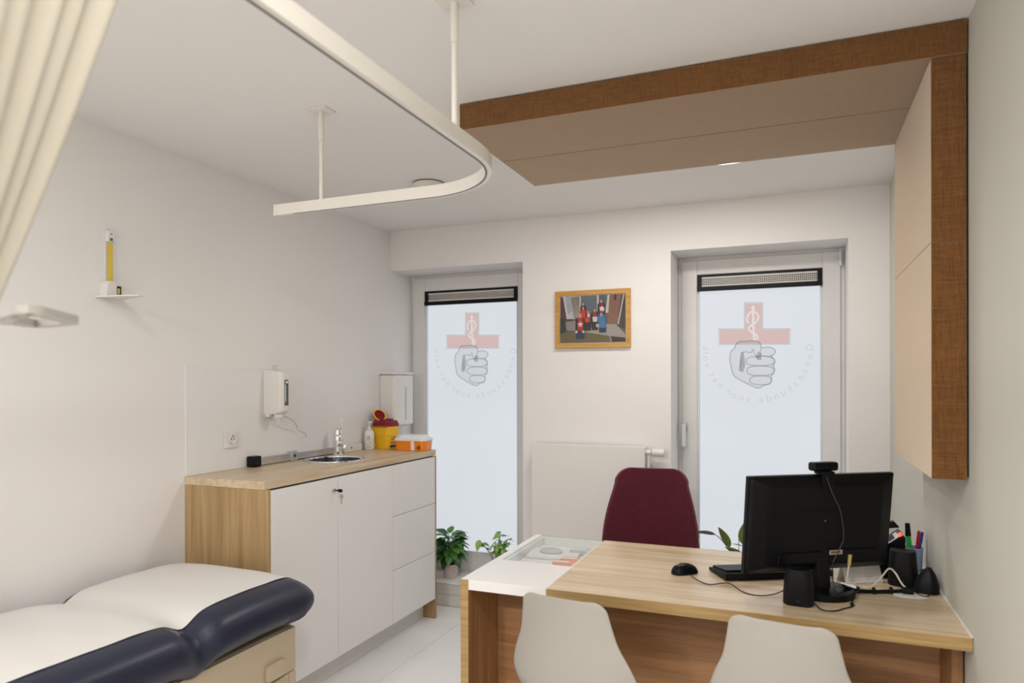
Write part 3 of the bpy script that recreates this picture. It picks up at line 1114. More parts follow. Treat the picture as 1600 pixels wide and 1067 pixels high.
lathe(b, [(.046, .184), (.046, .192), (.040, .193), (.040, .186), (0, .186)], 28, Rs @ Matrix.Translation((.01, 0, 0)), cap=False)
part('lid', b, M['maroon_plastic'], t, 30)
Mf = Rs @ Matrix.Translation((-.052, .0, .215)) @ Matrix.Rotation(math.radians(52), 4, 'Y') @ Matrix.Rotation(math.radians(18), 4, 'X')
fl = part('flip_cap', lathe(B(), [(.038, -.016), (.042, -.014), (.044, .0), (.036, .002), (.034, -.006), (0, -.006)], 28, Mf, cap=False), M['maroon_plastic'], t)
part('cap_seal', lathe(B(), [(.045, .0), (.045, .005), (.037, .006), (.037, .0015)], 28, Mf, cap=False), M['yellow'], fl)
lab = []
def bar(x0, x1, z0, z1, c_):
    return ([(x0, z0), (x1, z0), (x1, z1), (x0, z1)], c_)
dk, gd = (.03, .025, .02, 1), (.45, .33, .05, 1)
lab += [bar(-.030, .032, .010, .026, dk), bar(-.026, .032, .040, .045, dk), bar(-.018, .024, .056, .060, gd), bar(-.024, .028, .063, .068, gd), bar(-.014, .022, .071, .076, gd), bar(-.01, .016, .079, .082, gd)]
# the label sits on the flank facing the room
flat_print('warning_label', lab, M['print'], t, Rs @ Matrix.Translation((.0612, 0, 0)) @ Matrix.Rotation(math.atan2(.009, .082), 4, 'Y') @ Matrix.Rotation(PI / 2, 4, 'Z') @ Matrix.Rotation(PI / 2, 4, 'X'))

# ------------------------------------------------------------------ flat orange tub with clear lid
t = thing('orange_tub', 'flat orange tub with clear domed lid at the end of the worktop', 'container', (-2.254, 3.862, WT + .0005), math.radians(4))
rings = []
for z, w, d in ((0, .206, .128), (.002, .210, .132), (.062, .218, .140)):
    rings.append([Vector((x, y, z)) for x, y in rrect(w, d, .035, 6)])
part('tub', loft(B(), rings), M['orange_clear'], t, 40)
rings = []
for z, w, d in ((.0625, .228, .148), (.076, .228, .148), (.079, .214, .134), (.095, .180, .106), (.100, .120, .06)):
    rings.append([Vector((x, y, z)) for x, y in rrect(w, d, min(.040, d * .4), 6)])
part('lid', loft(B(), rings), M['clear_lid'], t, 40)
part('label_strip', box(B(), .014, .036, -.0712, -.0655, .003, .060), M['paper'], t, 0)
for i in range(3):
    part('scale_mark', box(B(), .055 + i * .009, .0585 + i * .009, -.0706, -.066, .010, .030 + .004 * i), M['dark_ink'], t, 0)

# ------------------------------------------------------------------ towel dispenser
t = thing('paper_towel_dispenser', 'white paper towel dispenser on the left wall beside the window', 'dispenser', (XL, 4.11, 1.19))
b = B()
box(b, XL + .0005, -2.469, 3.986, 4.236, 1.205, 1.552, .022, 4)
part('housing', b, M['white_plastic'], t, world=True)
part('cover_top', box(B(), XL + .0005, -2.474, 3.984, 4.238, 1.553, 1.570, .006, 3), M['white_plastic'], t, world=True)
part('level_slot', box(B(), -2.4695, -2.4682, 4.118, 4.130, 1.245, 1.470), mat('slot_grey', (0.42, 0.42, 0.42, 1), .4, noise=(20, .03)), t, 0, world=True)
part('towel_mouth', box(B(), XL + .03, -2.50, 4.03, 4.19, 1.192, 1.2045), M['white_plastic'], t, 0, world=True)
b = B(); box(b, -2.53, -2.522, 4.12, 4.15, 1.18, 1.2, .001)
part('paper_towel', b, M['paper'], t, 0, world=True)

# ------------------------------------------------------------------ elbow soap dispenser
SX = XL + .0072
t = thing('soap_dispenser', 'white elbow-lever soap dispenser mounted on the backsplash', 'dispenser', (SX, 2.923, 1.30))
rings = []
for z, d in ((1.335, .080), (1.342, .098), (1.36, .108), (1.54, .108), (1.556, .098), (1.564, .080)):
    w = .078 - (.010 if d < .1 else 0)
    rings.append([Vector((SX + .014 + x, y, z)) for x, y in rrect(d, w, .026, 6, d / 2, 2.923)])
part('body', loft(B(), rings), M['white_plastic'], t, 50, world=True)
part('wall_plate', box(B(), SX + .0003, SX + .040, 2.8845, 2.9615, 1.318, 1.566, .005), M['white_plastic'], t, world=True)
b = B()
box(b, SX + .1215, SX + .1235, 2.908, 2.938, 1.38, 1.515, .001)
wn = part('level_window', b, mat('tinted_window', (0.10, 0.115, 0.11, 1), .15, noise=(30, .3)), t, 0, world=True)
b = B()
box(b, SX + .1236, SX + .1239, 2.915, 2.934, 1.496, 1.508)
box(b, SX + .1236, SX + .1239, 2.912, 2.918, 1.40, 1.49)
part('window_label', b, M['paper'], wn, 0, world=True)
b = B()
lathe(b, [(.026, 0), (.024, -.018), (.013, -.030), (.010, -.045), (0, -.045)], 18, Matrix.Translation((SX + .070, 2.923, 1.336)), cap=False)
part('nozzle', b, M['white_plastic'], t, world=True)
lv = [(SX + .012, 2.874, 1.337), (SX + .05, 2.872, 1.300), (SX + .09, 2.874, 1.275), (SX + .14, 2.888, 1.258), (SX + .18, 2.902, 1.250),
      (SX + .215, 2.905, 1.225), (SX + .238, 2.918, 1.216), (SX + .240, 2.932, 1.218), (SX + .222, 2.945, 1.236), (SX + .18, 2.942, 1.252),
      (SX + .165, 2.952, 1.27), (SX + .12, 2.972, 1.30), (SX + .012, 2.974, 1.337)]
part('lever', tube(B(), lv, .0022, 5, 8), M['steel'], t, world=True)
b = B()
tube(b, [(SX + .045, 2.918, 1.564), (SX + .045, 2.914, 1.585), (SX + .05, 2.924, 1.590), (SX + .055, 2.930, 1.585), (SX + .055, 2.930, 1.564)], .0022, 5, 8)
part('refill_clip', b, M['steel'], t, world=True)

# ------------------------------------------------------------------ socket
t = thing('wall_socket', 'white wall socket on the backsplash left of the soap dispenser', 'socket', (SX, 2.657, 1.22))
part('plate', box(B(), SX + .0003, SX + .010, 2.615, 2.699, 1.178, 1.262, .003), M['white_plastic'], t, world=True)
b = B()
Ms = Matrix.Translation((SX + .0103, 2.662, 1.222)) @ Matrix.Rotation(PI / 2, 4, 'Y')
lathe(b, [(.0245, .0), (.0245, .006), (.0205, .006), (.0195, -.004 + .005), (0, .001)], 32, Ms, cap=False)
part('well', b, M['white_plastic'], t, world=True)
b = B()
for dy, dz, r in ((-.0095, 0, .003), (.0095, 0, .003), (0, .012, .0026)):
    lathe(b, [(r, .0012), (r, .003)], 10, Ms @ Matrix.Translation((-dz, dy, 0)))
part('pin_holes', b, M['dark_ink'], t, world=True)

# ------------------------------------------------------------------ stadiometer
t = thing('stadiometer', 'yellow tape height gauge with white slider on the left wall', 'height gauge', (XL, 2.0, 1.84))
b = B()
prism(b, rrect(.030, .050, .007), .0005, .022, Matrix.Translation((XL, 2.002, 2.098)) @ Matrix.Rotation(PI / 2, 4, 'Y') @ Matrix.Rotation(PI / 2, 4, 'Z'), .003)
hb = part('wall_bracket', b, M['white_plastic'], t, world=True)
part('bracket_mark', box(B(), XL + .0222, XL + .0228, 1.995, 2.008, 2.078, 2.090), M['blue'], hb, 0, world=True)
part('bracket_screw', cyl(B(), (XL + .0222, 2.002, 2.106), (XL + .0226, 2.002, 2.106), .0035), M['grey_ink'], hb, world=True)
part('tape', box(B(), XL + .012, XL + .014, 1.992, 2.014, 1.90, 2.075), M['tape_yellow'], t, 0, world=True)
part('tape_backing', box(B(), XL + .0005, XL + .006, 1.988, 2.010, 1.90, 2.075), M['white_plastic'], t, 0, world=True)
b = B()
sec = [(1.962, 1.850), (2.048, 1.850), (2.040, 1.900), (2.028, 1.912), (1.978, 1.912), (1.970, 1.900)]
loft(b, [[Vector((XL + .001, y, z)) for y, z in sec], [Vector((XL + .038, y * .86 + 2.0 * .14, z if z > 1.86 else z)) for y, z in sec]])
sd = part('slider_body', b, M['white_plastic'], t, 20, world=True)
b = B()
loft(b, [[Vector((XL + .001, 1.945, 1.844)), Vector((XL + .001, 2.062, 1.844)), Vector((XL + .001, 2.062, 1.850)), Vector((XL + .001, 1.945, 1.850))],
         [Vector((XL + .195, 1.985, 1.846)), Vector((XL + .195, 2.015, 1.846)), Vector((XL + .195, 2.015, 1.850)), Vector((XL + .195, 1.985, 1.850))]])
part('head_plate', b, M['white_plastic'], t, 0, world=True)
b = B()
box(b, XL + .0392, XL + .040, 2.013, 2.032, 1.862, 1.895)
rw = part('reading_window', b, M['dark_ink'], t, 0, world=True)
part('window_tape', box(B(), XL + .0402, XL + .0406, 2.015, 2.025, 1.864, 1.886), M['tape_yellow'], rw, 0, world=True)

# ------------------------------------------------------------------ examination couch
QX0, QX1, QY0, QY1, QT = -2.575, -1.786, -.30, 2.310, .714
t = thing('examination_couch', 'navy vinyl examination couch with beige base along the left wall', 'examination couch', ((QX0 + QX1) / 2, 1.0, 0))
CR = 1.72     # crease between the two cushions


def q_sec(y):
    """height offset and side inset of the cushion at y"""
    dip = math.exp(-((y - CR) / .055) ** 2)
    far = max(0.0, (y - (QY1 - .10)) / .10)
    near = max(0.0, ((QY0 + .08) - y) / .08)
    swell = .012 * math.sin(min(1, max(0, (y - CR) / (QY1 - CR))) * PI) if y > CR else .010 * math.sin(min(1, max(0, (CR - y) / 1.4)) * PI)
    return swell - .034 * dip, .020 * dip, min(1, max(far, near))


def cushion(t_, z_add=0.0):
    b = B()
    n = 44
    ys_ = [QY0 + (QY1 - QY0) * k / 90 for k in range(91)]
    ys_ = sorted(set(ys_ + [QY1 - .10 * (1 - math.sin(PI / 2 * k / 10)) for k in range(11)] + [CR + d * .018 for d in range(-6, 7)]))
    rings = []
    for y in ys_:
        dz, ins, e = q_sec(y)
        f = math.sqrt(max(0, 1 - e * e))          # end rounding
        f = max(f, .02)
        hw = (QX1 - QX0) / 2 - ins - .035 * (1 - f)
        th = .176
        ht = th / 2 * (.25 + .75 * f)
        cz = QT - th / 2 + dz * (1)
        cx = (QX0 + QX1) / 2
        ring = []
        for i in range(n):
            a = 2 * PI * i / n
            c_, s_ = math.cos(a), math.sin(a)
            px = math.copysign(abs(c_) ** (2 / 7.0), c_)
            pz = math.copysign(abs(s_) ** (2 / 2.6), s_)
            zz = cz + pz * ht
            if s_ > 0:
                zz += .012 * (1 - px * px)         # crowned top
            ring.append(Vector((cx + px * hw, y, zz)))
        rings.append(ring)
    loft(b, rings)
    return b


part('cushion', cushion(t), M['navy'], t, 80, world=True)
# gathered pleats under the rounded far corner
for k in range(7):
    y = QY1 - .070 - .016 * k
    dz_, ins_, e_ = q_sec(y)
    f_ = max(math.sqrt(max(0, 1 - e_ * e_)), .02)
    hw_ = (QX1 - QX0) / 2 - ins_ - .035 * (1 - f_)
    pts = []
    for zr in (-.30, -.55, -.75, -.88, -.95):
        xr = (1 - abs(zr) ** 2.6) ** (1 / 7.0)
        pts.append(((QX0 + QX1) / 2 + xr * hw_ - .0035, y - .004 * (zr + .3), QT - .088 + dz_ + zr * .088 * (.25 + .75 * f_)))
    part('pleat', tube(B(), pts, .0055, 4, 8), M['navy'], t, 80, world=True)


def sheet_pt(u, v):
    y = -.28 + (QY1 - .025 + .28) * v
    x0, x1 = QX0 + .072, QX1 - .104
    x = x0 + (x1 - x0) * u
    dz, ins, e = q_sec(y)
    f = max(math.sqrt(max(0, 1 - e * e)), .02)
    th = .176
    hw = (QX1 - QX0) / 2 - ins - .035 * (1 - f)
    cx = (QX0 + QX1) / 2
    px = max(-1, min(1, (x - cx) / hw))
    s_ = math.sqrt(max(0, 1 - abs(px) ** 7.0))
    zt = QT - th / 2 + dz + (s_ ** (2 / 2.6)) * th / 2 * (.25 + .75 * f) + .012 * (1 - px * px)
    # paper bridges the crease and ripples slightly
    br = .030 * math.exp(-((y - CR) / .05) ** 2) * (1 - abs(2 * u - 1) ** 4)
    rip = .0012 * math.sin(y * 34 + 3 * u) * math.sin(u * 9 + y * 5)
    return Vector((x, y, zt + .0022 + br + rip))


b = B()
grid(b, sheet_pt, 36, 150)
o = solo('couch_paper', b, M['paper_sheet'], 'white disposable paper sheet spread over the navy couch', 'paper sheet', (-2.18, 1.0, QT), smooth=180)
# base
BX1, BY1 = -1.850, 2.235
bt = QT - .177
part('base_body', box(B(), -2.50, BX1, -.15, BY1, .06, bt, .012, 3), M['beige'], t, world=True)
part('plinth', box(B(), -2.46, BX1 - .05, -.10, BY1 - .05, .001, .06), M['black_soft'], t, 0, world=True)
part('upper_side_panel', box(B(), BX1 - .004, BX1 + .008, 1.10, BY1 - .004, .364, bt - .004, .004, 2), M['beige'], t, world=True)
dr = part('drawer_front', box(B(), BX1 - .004, BX1 + .010, 1.10, BY1 - .045, .12, .358, .006, 3), M['beige'], t, world=True)
part('corner_post', box(B(), BX1 - .004, BX1 + .008, BY1 - .042, BY1 - .002, .08, .358, .004, 2), M['beige'], t, world=True)
b = B()
prism(b, rrect(.100, .062, .012), 0, .016, Matrix.Translation((BX1 + .0085, 2.105, .405)) @ Matrix.Rotation(PI / 2, 4, 'Y') @ Matrix.Rotation(PI / 2, 4, 'Z'), .004)
part('drawer_handle', b, M['beige'], dr, world=True)

# ------------------------------------------------------------------ desk
DX0, DX1, DY0, DY1 = -1.141, XR - .002, 2.292, 3.092
SXm = -.808     # seam between white part and oak top
TH = .038
t = thing('desk', 'oak desk with a white glass-topped display section at its left end', 'desk', ((DX0 + DX1) / 2, (DY0 + DY1) / 2, 0))
part('desk_top', box(B(), SXm, DX1, DY0, DY1, DT - TH, DT, .0012, 1), M['oak_x'], t, world=True)
part('front_edge_band', box(B(), SXm, DX1, DY0 - .0012, DY0 - .0001, DT - TH + .0005, DT - .0005), M['oak_edge'], t, 0, world=True)
part('wall_sealant', box(B(), DX1 - .004, XR - .0003, DY0 + .004, DY1 - .004, DT + .0002, DT + .004), M['white_plastic'], t, 0, world=True)
GY = 2.604
part('white_top', box(B(), DX0 + .030, SXm - .0005, DY0, GY, DT - TH, DT, .0012, 1), M['white_paint'], t, world=True)
part('white_rail', box(B(), DX0, DX0 + .0295, DY0 + .0006, DY1, DT - TH, DT, .0012, 1), M['white_paint'], t, world=True)
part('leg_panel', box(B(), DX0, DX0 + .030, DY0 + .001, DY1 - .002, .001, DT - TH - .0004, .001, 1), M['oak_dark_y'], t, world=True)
part('leg_front_edge', box(B(), DX0, DX0 + .031, DY0 - .0015, DY0 + .0005, .001, DT - .0008), M['oak_edge'], t, 0, world=True)
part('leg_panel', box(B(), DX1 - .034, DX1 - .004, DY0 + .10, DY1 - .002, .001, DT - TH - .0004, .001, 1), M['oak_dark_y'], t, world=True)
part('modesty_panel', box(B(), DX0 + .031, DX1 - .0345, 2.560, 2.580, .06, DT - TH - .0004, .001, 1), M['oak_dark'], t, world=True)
# display box under glass
gx0, gx1, gy0, gy1 = DX0 + .0300, SXm - .0005, GY + .0005, DY1
b = B()
dz = .004
w_ = .016
box(b, gx0, gx1, gy0, gy1, DT - TH - dz - .008, DT - TH - dz)
box(b, gx0, gx0 + w_, gy0, gy1, DT - TH - dz, DT - .007)
box(b, gx1 - w_, gx1, gy0, gy1, DT - TH - dz, DT - .007)
box(b, gx0 + w_, gx1 - w_, gy0, gy0 + w_, DT - TH - dz, DT - .007)
box(b, gx0 + w_, gx1 - w_, gy1 - w_, gy1, DT - TH - dz, DT - .007)
part('display_box', b, M['white_paint'], t, 0, world=True)
part('glass_top', box(B(), gx0 + .0005, gx1 - .0005, gy0, gy1 - .0005, DT - .006, DT - .0003, .0005, 1), M['glass'], t, 0, world=True)
zf = DT - TH - dz
def lay(name, label, cat, m_, x, y, w, d, h_, rot, z=zf + .0008):
    o = thing(name, label, cat, (x, y, z), math.radians(rot))
    return o
o = solo('brochure', box(B(), -.11, .11, -.075, .075, 0, .012, .002, 1), M['paper'], 'white brochure lying flat inside the glass display of the desk', 'brochure')
o.location = (-.985, 2.900, zf + .0008); o.rotation_euler = (0, 0, .10)
lathe_ = lathe(B(), [(.050, 0), (.052, .006), (.040, .014), (0, .016)], 28, None, 1.0, .72, cap=False)
o = solo('grey_dish', lathe_, M['grey_item'], 'grey oval dish inside the glass display of the desk', 'dish')
o.location = (-1.000, 2.905, zf + .0135)
for (x, y, m_, nm, lb, r_) in ((-.885, 2.735, M['orange_pack'], 'medicine_box', 'orange medicine box nearest the front of the glass display', .12),
                              (-.872, 2.800, M['orange_pack'], 'medicine_box', 'orange medicine box behind another one in the glass display', .05),
                              (-.880, 2.960, M['grey_item'], 'medicine_box', 'grey medicine box at the back of the glass display', .03)):
    q = thing(nm, lb, 'box', (x, y, zf + .0008), r_, 'boxes in the display')
    part('carton', box(B(), -.046, .046, -.026, .026, 0, .022, .001, 1), m_, q)
    part('carton_label', box(B(), -.046, .020, -.010, .012, .0221, .0224), M['paper'], q, 0)

# ------------------------------------------------------------------ shell chairs
def shell_surface(prof, halfw, curl, top_r, nu=18):
    """prof: [(y,z)], halfw: per point, curl: forward/upward curl of the sides"""
    P = smooth_path([(0, y, z) for y, z in prof], 5)
    Wd = [q.x for q in smooth_path([(w, 0, 0) for w in halfw], 5)]
    Cu = [q.x for q in smooth_path([(c_, 0, 0) for c_ in curl], 5)]
    n = len(P)
    b = B()
    rows = []
    for j in range(n):
        d = (P[min(j + 1, n - 1)] - P[max(j - 1, 0)]).normalized()
        nrm = Vector((1, 0, 0)).cross(d)          # towards the sitter
        if nrm.z < 0 and j < n * .4 or nrm.y < 0 and j >= n * .4:
            nrm = -nrm
        row = []
        for i in range(nu + 1):
            u = 2 * i / nu - 1
            q = P[j] + Vector((Wd[j] * u, 0, 0)) + nrm * (Cu[j] * abs(u) ** 2.4)
            row.append(b.verts.new(q))
        rows.append(row)
    for j in range(n - 1):
        for i in range(nu):
            b.faces.new((rows[j][i], rows[j][i + 1], rows[j + 1][i + 1], rows[j + 1][i]))
    return b


def round_top(wt, r, steps=4):
    return [wt - r + r * math.cos(PI / 2 * k / steps) for k in range(steps + 1)], [r * math.sin(PI / 2 * k / steps) for k in range(steps + 1)]


def shell_chair(loc, rot, label):
    t = thing('shell_chair', label, 'chair', loc, rot, 'white visitor chairs at the desk')
    prof = [(.222, .405), (.212, .424), (.185, .436), (.10, .428), (.0, .420), (-.08, .425), (-.135, .448), (-.168, .495), (-.186, .56), (-.200, .63), (-.212, .70), (-.222, .765), (-.226, .795)]
    hw = [.130, .180, .205, .213, .218, .218, .216, .216, .220, .199, .168, .153, .147]
    cu = [.0, .004, .012, .028, .038, .045, .052, .052, .046, .036, .028, .021, .018]
    hx, hz = round_top(.147, .042)
    for a, z in list(zip(hx, hz))[1:]:
        prof.append((-.226 - .006 * z / .042, .795 + z))
        hw.append(max(a, .095))
        cu.append(.018 - .2 * z)
    b = shell_surface(prof, hw, cu, 0)
    o = part('shell', b, M['shell'], t, 60)
    m1 = o.modifiers.new('thickness', 'SOLIDIFY'); m1.thickness = .007; m1.offset = 0
    m2 = o.modifiers.new('smooth', 'SUBSURF'); m2.levels = 1; m2.render_levels = 2
    b = B()
    for sx in (-1, 1):
        tube(b, [(sx * .06, .10, .412), (sx * .10, .13, .36), (sx * .125, .145, .32)], .006, 4, 8)
        tube(b, [(sx * .06, -.06, .408), (sx * .10, -.10, .36), (sx * .125, -.125, .32)], .006, 4, 8)
    tube(b, [(-.125, .145, .32), (.125, -.125, .32)], .004, 2, 6, False)
    tube(b, [(.125, .145, .32), (-.125, -.125, .32)], .004, 2, 6, False)
    part('wire_brace', b, M['black'], t)
    for sx in (-1, 1):
        for y0, y1 in ((.145, .20), (-.125, -.21)):
            b = B()
            cyl(b, (sx * .215, y1, .001), (sx * .108, y0 * .9, .37), .010, .016, 14)
            part('leg', b, M['oak_z'], t)
    return t


shell_chair((-.633, 2.253, 0), math.radians(-8), 'white plastic shell chair nearest the white end of the desk')
shell_chair((-.008, 2.275, 0), math.radians(-8), 'white plastic shell chair nearest the sage wall')

# maroon office chair
t = thing('office_chair', 'maroon upholstered swivel chair behind the desk', 'chair', (-.690, 3.475, 0), math.radians(180 + 6))
prof = [(.25, .44), (.235, .465), (.19, .485), (.08, .478), (-.04, .470), (-.13, .485), (-.185, .540), (-.205, .62), (-.222, .72), (-.240, .82), (-.253, .89), (-.262, .945)]
hw = [.15, .19, .225, .240, .246, .246, .246, .246, .240, .222, .204, .190]
cu = [.0, .006, .016, .03, .040, .050, .060, .062, .056, .046, .036, .028]
hx, hz = round_top(.192, .085, 6)
for a, z in list(zip(hx, hz))[1:]:
    prof.append((-.262 - .014 * z / .085, .945 + z))
    hw.append(max(a, .112))
    cu.append(.027 * (1 - z / .085))
b = shell_surface(prof, hw, cu, 0, 20)
bd = [e_ for e_ in b.edges if len(e_.link_faces) == 1]
# ordered rim for the piping
nxt = {}
for e_ in bd:
    for v_ in e_.verts:
        nxt.setdefault(v_, []).append(e_.other_vert(v_))
st = bd[0].verts[0]
loop = [st]
prev, cur = None, st
while True:
    c2 = [v_ for v_ in nxt[cur] if v_ is not prev]
    prev, cur = cur, c2[0]
    if cur is st:
        break
    loop.append(cur)
rim = [v_.co.copy() for v_ in loop]
o = part('upholstered_shell', b, M['maroon'], t, 60)
m1 = o.modifiers.new('padding', 'SOLIDIFY'); m1.thickness = .030; m1.offset = 0
m2 = o.modifiers.new('smooth', 'SUBSURF'); m2.levels = 1; m2.render_levels = 2
cen = Vector((0, 0, 0))
bb = B()
rs = [q for i, q in enumerate(rim) if i % 2 == 0]
sweep(bb, rs, circ(.006, 8), closed=True)
part('piping', bb, M['maroon_edge'], t, 80)
b = B()
cyl(b, (0, 0, .08), (0, 0, .30), .028); cyl(b, (0, 0, .30), (0, 0, .455), .016)
box(b, -.10, .10, -.08, .08, .44, .458, .004)
part('gas_lift', b, M['black'], t)
for k in range(5):
    a = 2 * PI * k / 5
    b = B()
    tube(b, [(.02 * math.cos(a), .02 * math.sin(a), .10), (.15 * math.cos(a), .15 * math.sin(a), .085), (.27 * math.cos(a), .27 * math.sin(a), .065)], .016, 5, 10)
    lg = part('base_arm', b, M['alu_bar'], t)
    b = B()
    Mc = Matrix.Translation((.27 * math.cos(a), .27 * math.sin(a), .0285)) @ Matrix.Rotation(a, 4, 'Z') @ Matrix.Rotation(PI / 2, 4, 'X')
    lathe(b, [(.02, -.018), (.028, -.015), (.028, .015), (.02, .018)], 16, Mc)
    part('castor', b, M['black'], lg)

# ------------------------------------------------------------------ radiator
t = thing('radiator', 'flat white panel radiator on the back wall between the windows', 'radiator', (-1.165, YB, .25))
RXa, RXb, RZa, RZb = -1.520, -.815, .26, 1.118
part('front_panel', box(B(), RXa, RXb, 4.044, 4.054, RZa, RZb, .003), M['white_plastic'], t, world=True)
part('convector_body', box(B(), RXa + .012, RXb - .012, 4.0545, 4.118, RZa + .01, RZb - .012), M['white_plastic'], t, 0, world=True)
part('top_grille', box(B(), RXa + .004, RXb - .004, 4.0545, 4.122, RZb - .011, RZb - .002, .002), M['white_plastic'], t, world=True)
for x in (RXa + .12, RXb - .12):
    part('wall_bracket', box(B(), x - .015, x + .015, 4.118, YB - .0005, RZa + .1, RZb - .1), M['white_plastic'], t, 0, world=True)
b = B()
cyl(b, (RXb + .014, 4.085, .26), (RXb + .014, 4.085, 1.075), .009)
cyl(b, (RXb - .004, 4.085, 1.085), (RXb + .030, 4.085, 1.085), .015)
part('supply_pipe', b, M['white_plastic'], t, world=True)
b = B()
lathe(b, [(.016, 0), (.021, .004), (.023, .02), (.024, .06), (.021, .072), (.012, .076), (0, .076)], 24, Matrix.Translation((RXb + .033, 4.085, 1.085)) @ Matrix.Rotation(PI / 2, 4, 'Y'), cap=False)
part('thermostat_head', b, M['white_plastic'], t, world=True)

# ------------------------------------------------------------------ framed group photograph
PXa, PXb, PZa, PZb = -1.392, -.917, 1.709, 2.064
t = thing('framed_photo', 'oak-framed group photograph on the back wall', 'picture', ((PXa + PXb) / 2, YB, (PZa + PZb) / 2))
fw = .028
b = B()
def mitre(b, pts_o, pts_i):
    y0, y1 = YB - .020, YB - .0006
    loft(b, [[Vector((pts_o[0][0], y0, pts_o[0][1])), Vector((pts_i[0][0], y0, pts_i[0][1])), Vector((pts_i[0][0], y1, pts_i[0][1])), Vector((pts_o[0][0], y1, pts_o[0][1]))],
             [Vector((pts_o[1][0], y0, pts_o[1][1])), Vector((pts_i[1][0], y0, pts_i[1][1])), Vector((pts_i[1][0], y1, pts_i[1][1])), Vector((pts_o[1][0], y1, pts_o[1][1]))]])
co = [(PXa, PZa), (PXb, PZa), (PXb, PZb), (PXa, PZb)]
ci = [(PXa + fw, PZa + fw), (PXb - fw, PZa + fw), (PXb - fw, PZb - fw), (PXa + fw, PZb - fw)]
for i in range(4):
    b = B()
    mitre(b, (co[i], co[(i + 1) % 4]), (ci[i], ci[(i + 1) % 4]))
    part('frame_side', b, M['frame_oak'], t, 0, world=True)
part('mount', box(B(), PXa + fw + .0002, PXb - fw - .0002, YB - .010, YB - .0012, PZa + fw + .0002, PZb - fw - .0002), M['paper'], t, 0, world=True)
# print area: drawing units of a 1000 x 700 picture
pw, ph = PXb - PXa - 2 * fw - .006, PZb - PZa - 2 * fw - .010
def pc(pts):
    return [((x / 1000.0 - .5) * pw, (.5 - y / 700.0) * ph) for x, y in pts]
def R_p(x0, y0, x1, y1):
    return [(x0, y0), (x1, y0), (x1, y1), (x0, y1)]
pl = []
def pp(pts, c_):
    pl.append((pc(pts), lin(*c_)))
pp(R_p(0, 0, 1000, 700), (105, 98, 92))
pp([(0, 0), (60, 0), (95, 330), (0, 350)], (96, 66, 58))
pp([(45, 0), (310, 0), (310, 320), (180, 350), (110, 340)], (168, 176, 182))
pp([(45, 0), (75, 0), (130, 335), (105, 340)], (215, 216, 216))
pp([(130, 250), (190, 240), (215, 345), (125, 335)], (200, 200, 198))
pp([(165, 20), (305, 5), (300, 320), (235, 335)], (92, 78, 70))
for k in range(9):      # lattice
    pp([(165 + k * 17, 15), (172 + k * 17, 15), (240 + k * 7 + 8, 325), (240 + k * 7, 325)], (170, 158, 146))
for k in range(8):
    pp([(170 + k * 7, 30 + k * 38), (303, 12 + k * 38), (303, 17 + k * 38), (170 + k * 7, 37 + k * 38)], (165, 152, 140))
pp(R_p(310, 0, 575, 250), (112, 122, 132))
for k in range(8):
    pp(R_p(330 + k * 30, 5, 340 + k * 30, 240), (84, 92, 100))
pp(R_p(305, 0, 325, 330), (205, 204, 204))
pp(R_p(575, 0, 600, 420), (214, 212, 210))
pp(R_p(600, 0, 740, 240), (96, 100, 108))
pp([(735, 0), (765, 0), (745, 270), (700, 262)], (206, 200, 194))
pp([(765, 0), (940, 0), (870, 460), (730, 450)], (142, 104, 84))
for k in range(11):
    pp([(764 - k * 3, 40 * k + 18), (936 - k * 6.5, 40 * k + 18), (936 - k * 6.5, 40 * k + 22), (764 - k * 3, 40 * k + 22)], (120, 86, 70))
pp([(830, 0), (870, 0), (862, 90), (826, 80)], (66, 48, 44))
pp([(940, 0), (1000, 0), (1000, 520), (880, 460)], (74, 62, 64))
pp([(968, 0), (988, 0), (902, 440), (880, 440)], (196, 188, 186))
pp([(0, 320), (90, 330), (110, 520), (0, 560)], (58, 60, 54))
pp([(85, 380), (240, 370), (240, 520), (100, 510)], (150, 142, 136))
pp([(85, 340), (200, 338), (205, 368), (88, 374)], (84, 74, 66))
pp([(700, 430), (860, 440), (1000, 590), (1000, 640), (560, 580), (400, 560), (400, 490)], (168, 160, 154))
pp([(0, 560), (400, 545), (780, 610), (830, 700), (0, 700)], (112, 100, 66))
pp([(760, 610), (1000, 640), (1000, 700), (790, 700)], (60, 52, 48))
pp([(760, 600), (775, 600), (800, 700), (782, 700)], (186, 160, 148))
def fig(cx, top, hs, sh, body_h, coat, shirt, legs, hair=(50, 38, 34), leg_h=120, lean=0):
    pp(ell(cx - hs * .62, cx + hs * .62, top - hs * .15, top + hs * 1.5, 12, 2), hair)
    y = top + hs * 1.7
    pp([(cx - sh, y + 20), (cx - sh * .6, y - 6), (cx + sh * .6, y - 6), (cx + sh, y + 20), (cx + sh * 1.05 + lean, y + body_h), (cx - sh * 1.05 + lean, y + body_h)], coat)
    pp([(cx - sh * .55, y), (cx + sh * .55, y), (cx + sh * .6 + lean, y + body_h * .95), (cx - sh * .6 + lean, y + body_h * .95)], shirt)
    pp([(cx - sh * .95 + lean, y + body_h), (cx + sh * .95 + lean, y + body_h), (cx + sh * .9 + lean, y + body_h + leg_h), (cx - sh * .9 + lean, y + body_h + leg_h)], legs)
    pp(ell(cx - hs * .5, cx + hs * .5, top + hs * .1, top + hs * 1.75, 12, 2), (206, 168, 148))
fig(640, 62, 32, 56, 170, (44, 38, 44), (150, 40, 48), (84, 104, 132))
pp([(612, 180), (660, 165), (690, 200), (676, 240), (622, 232)], (224, 220, 216))
fig(362, 100, 28, 46, 150, (40, 32, 36), (52, 40, 44), (52, 48, 56))
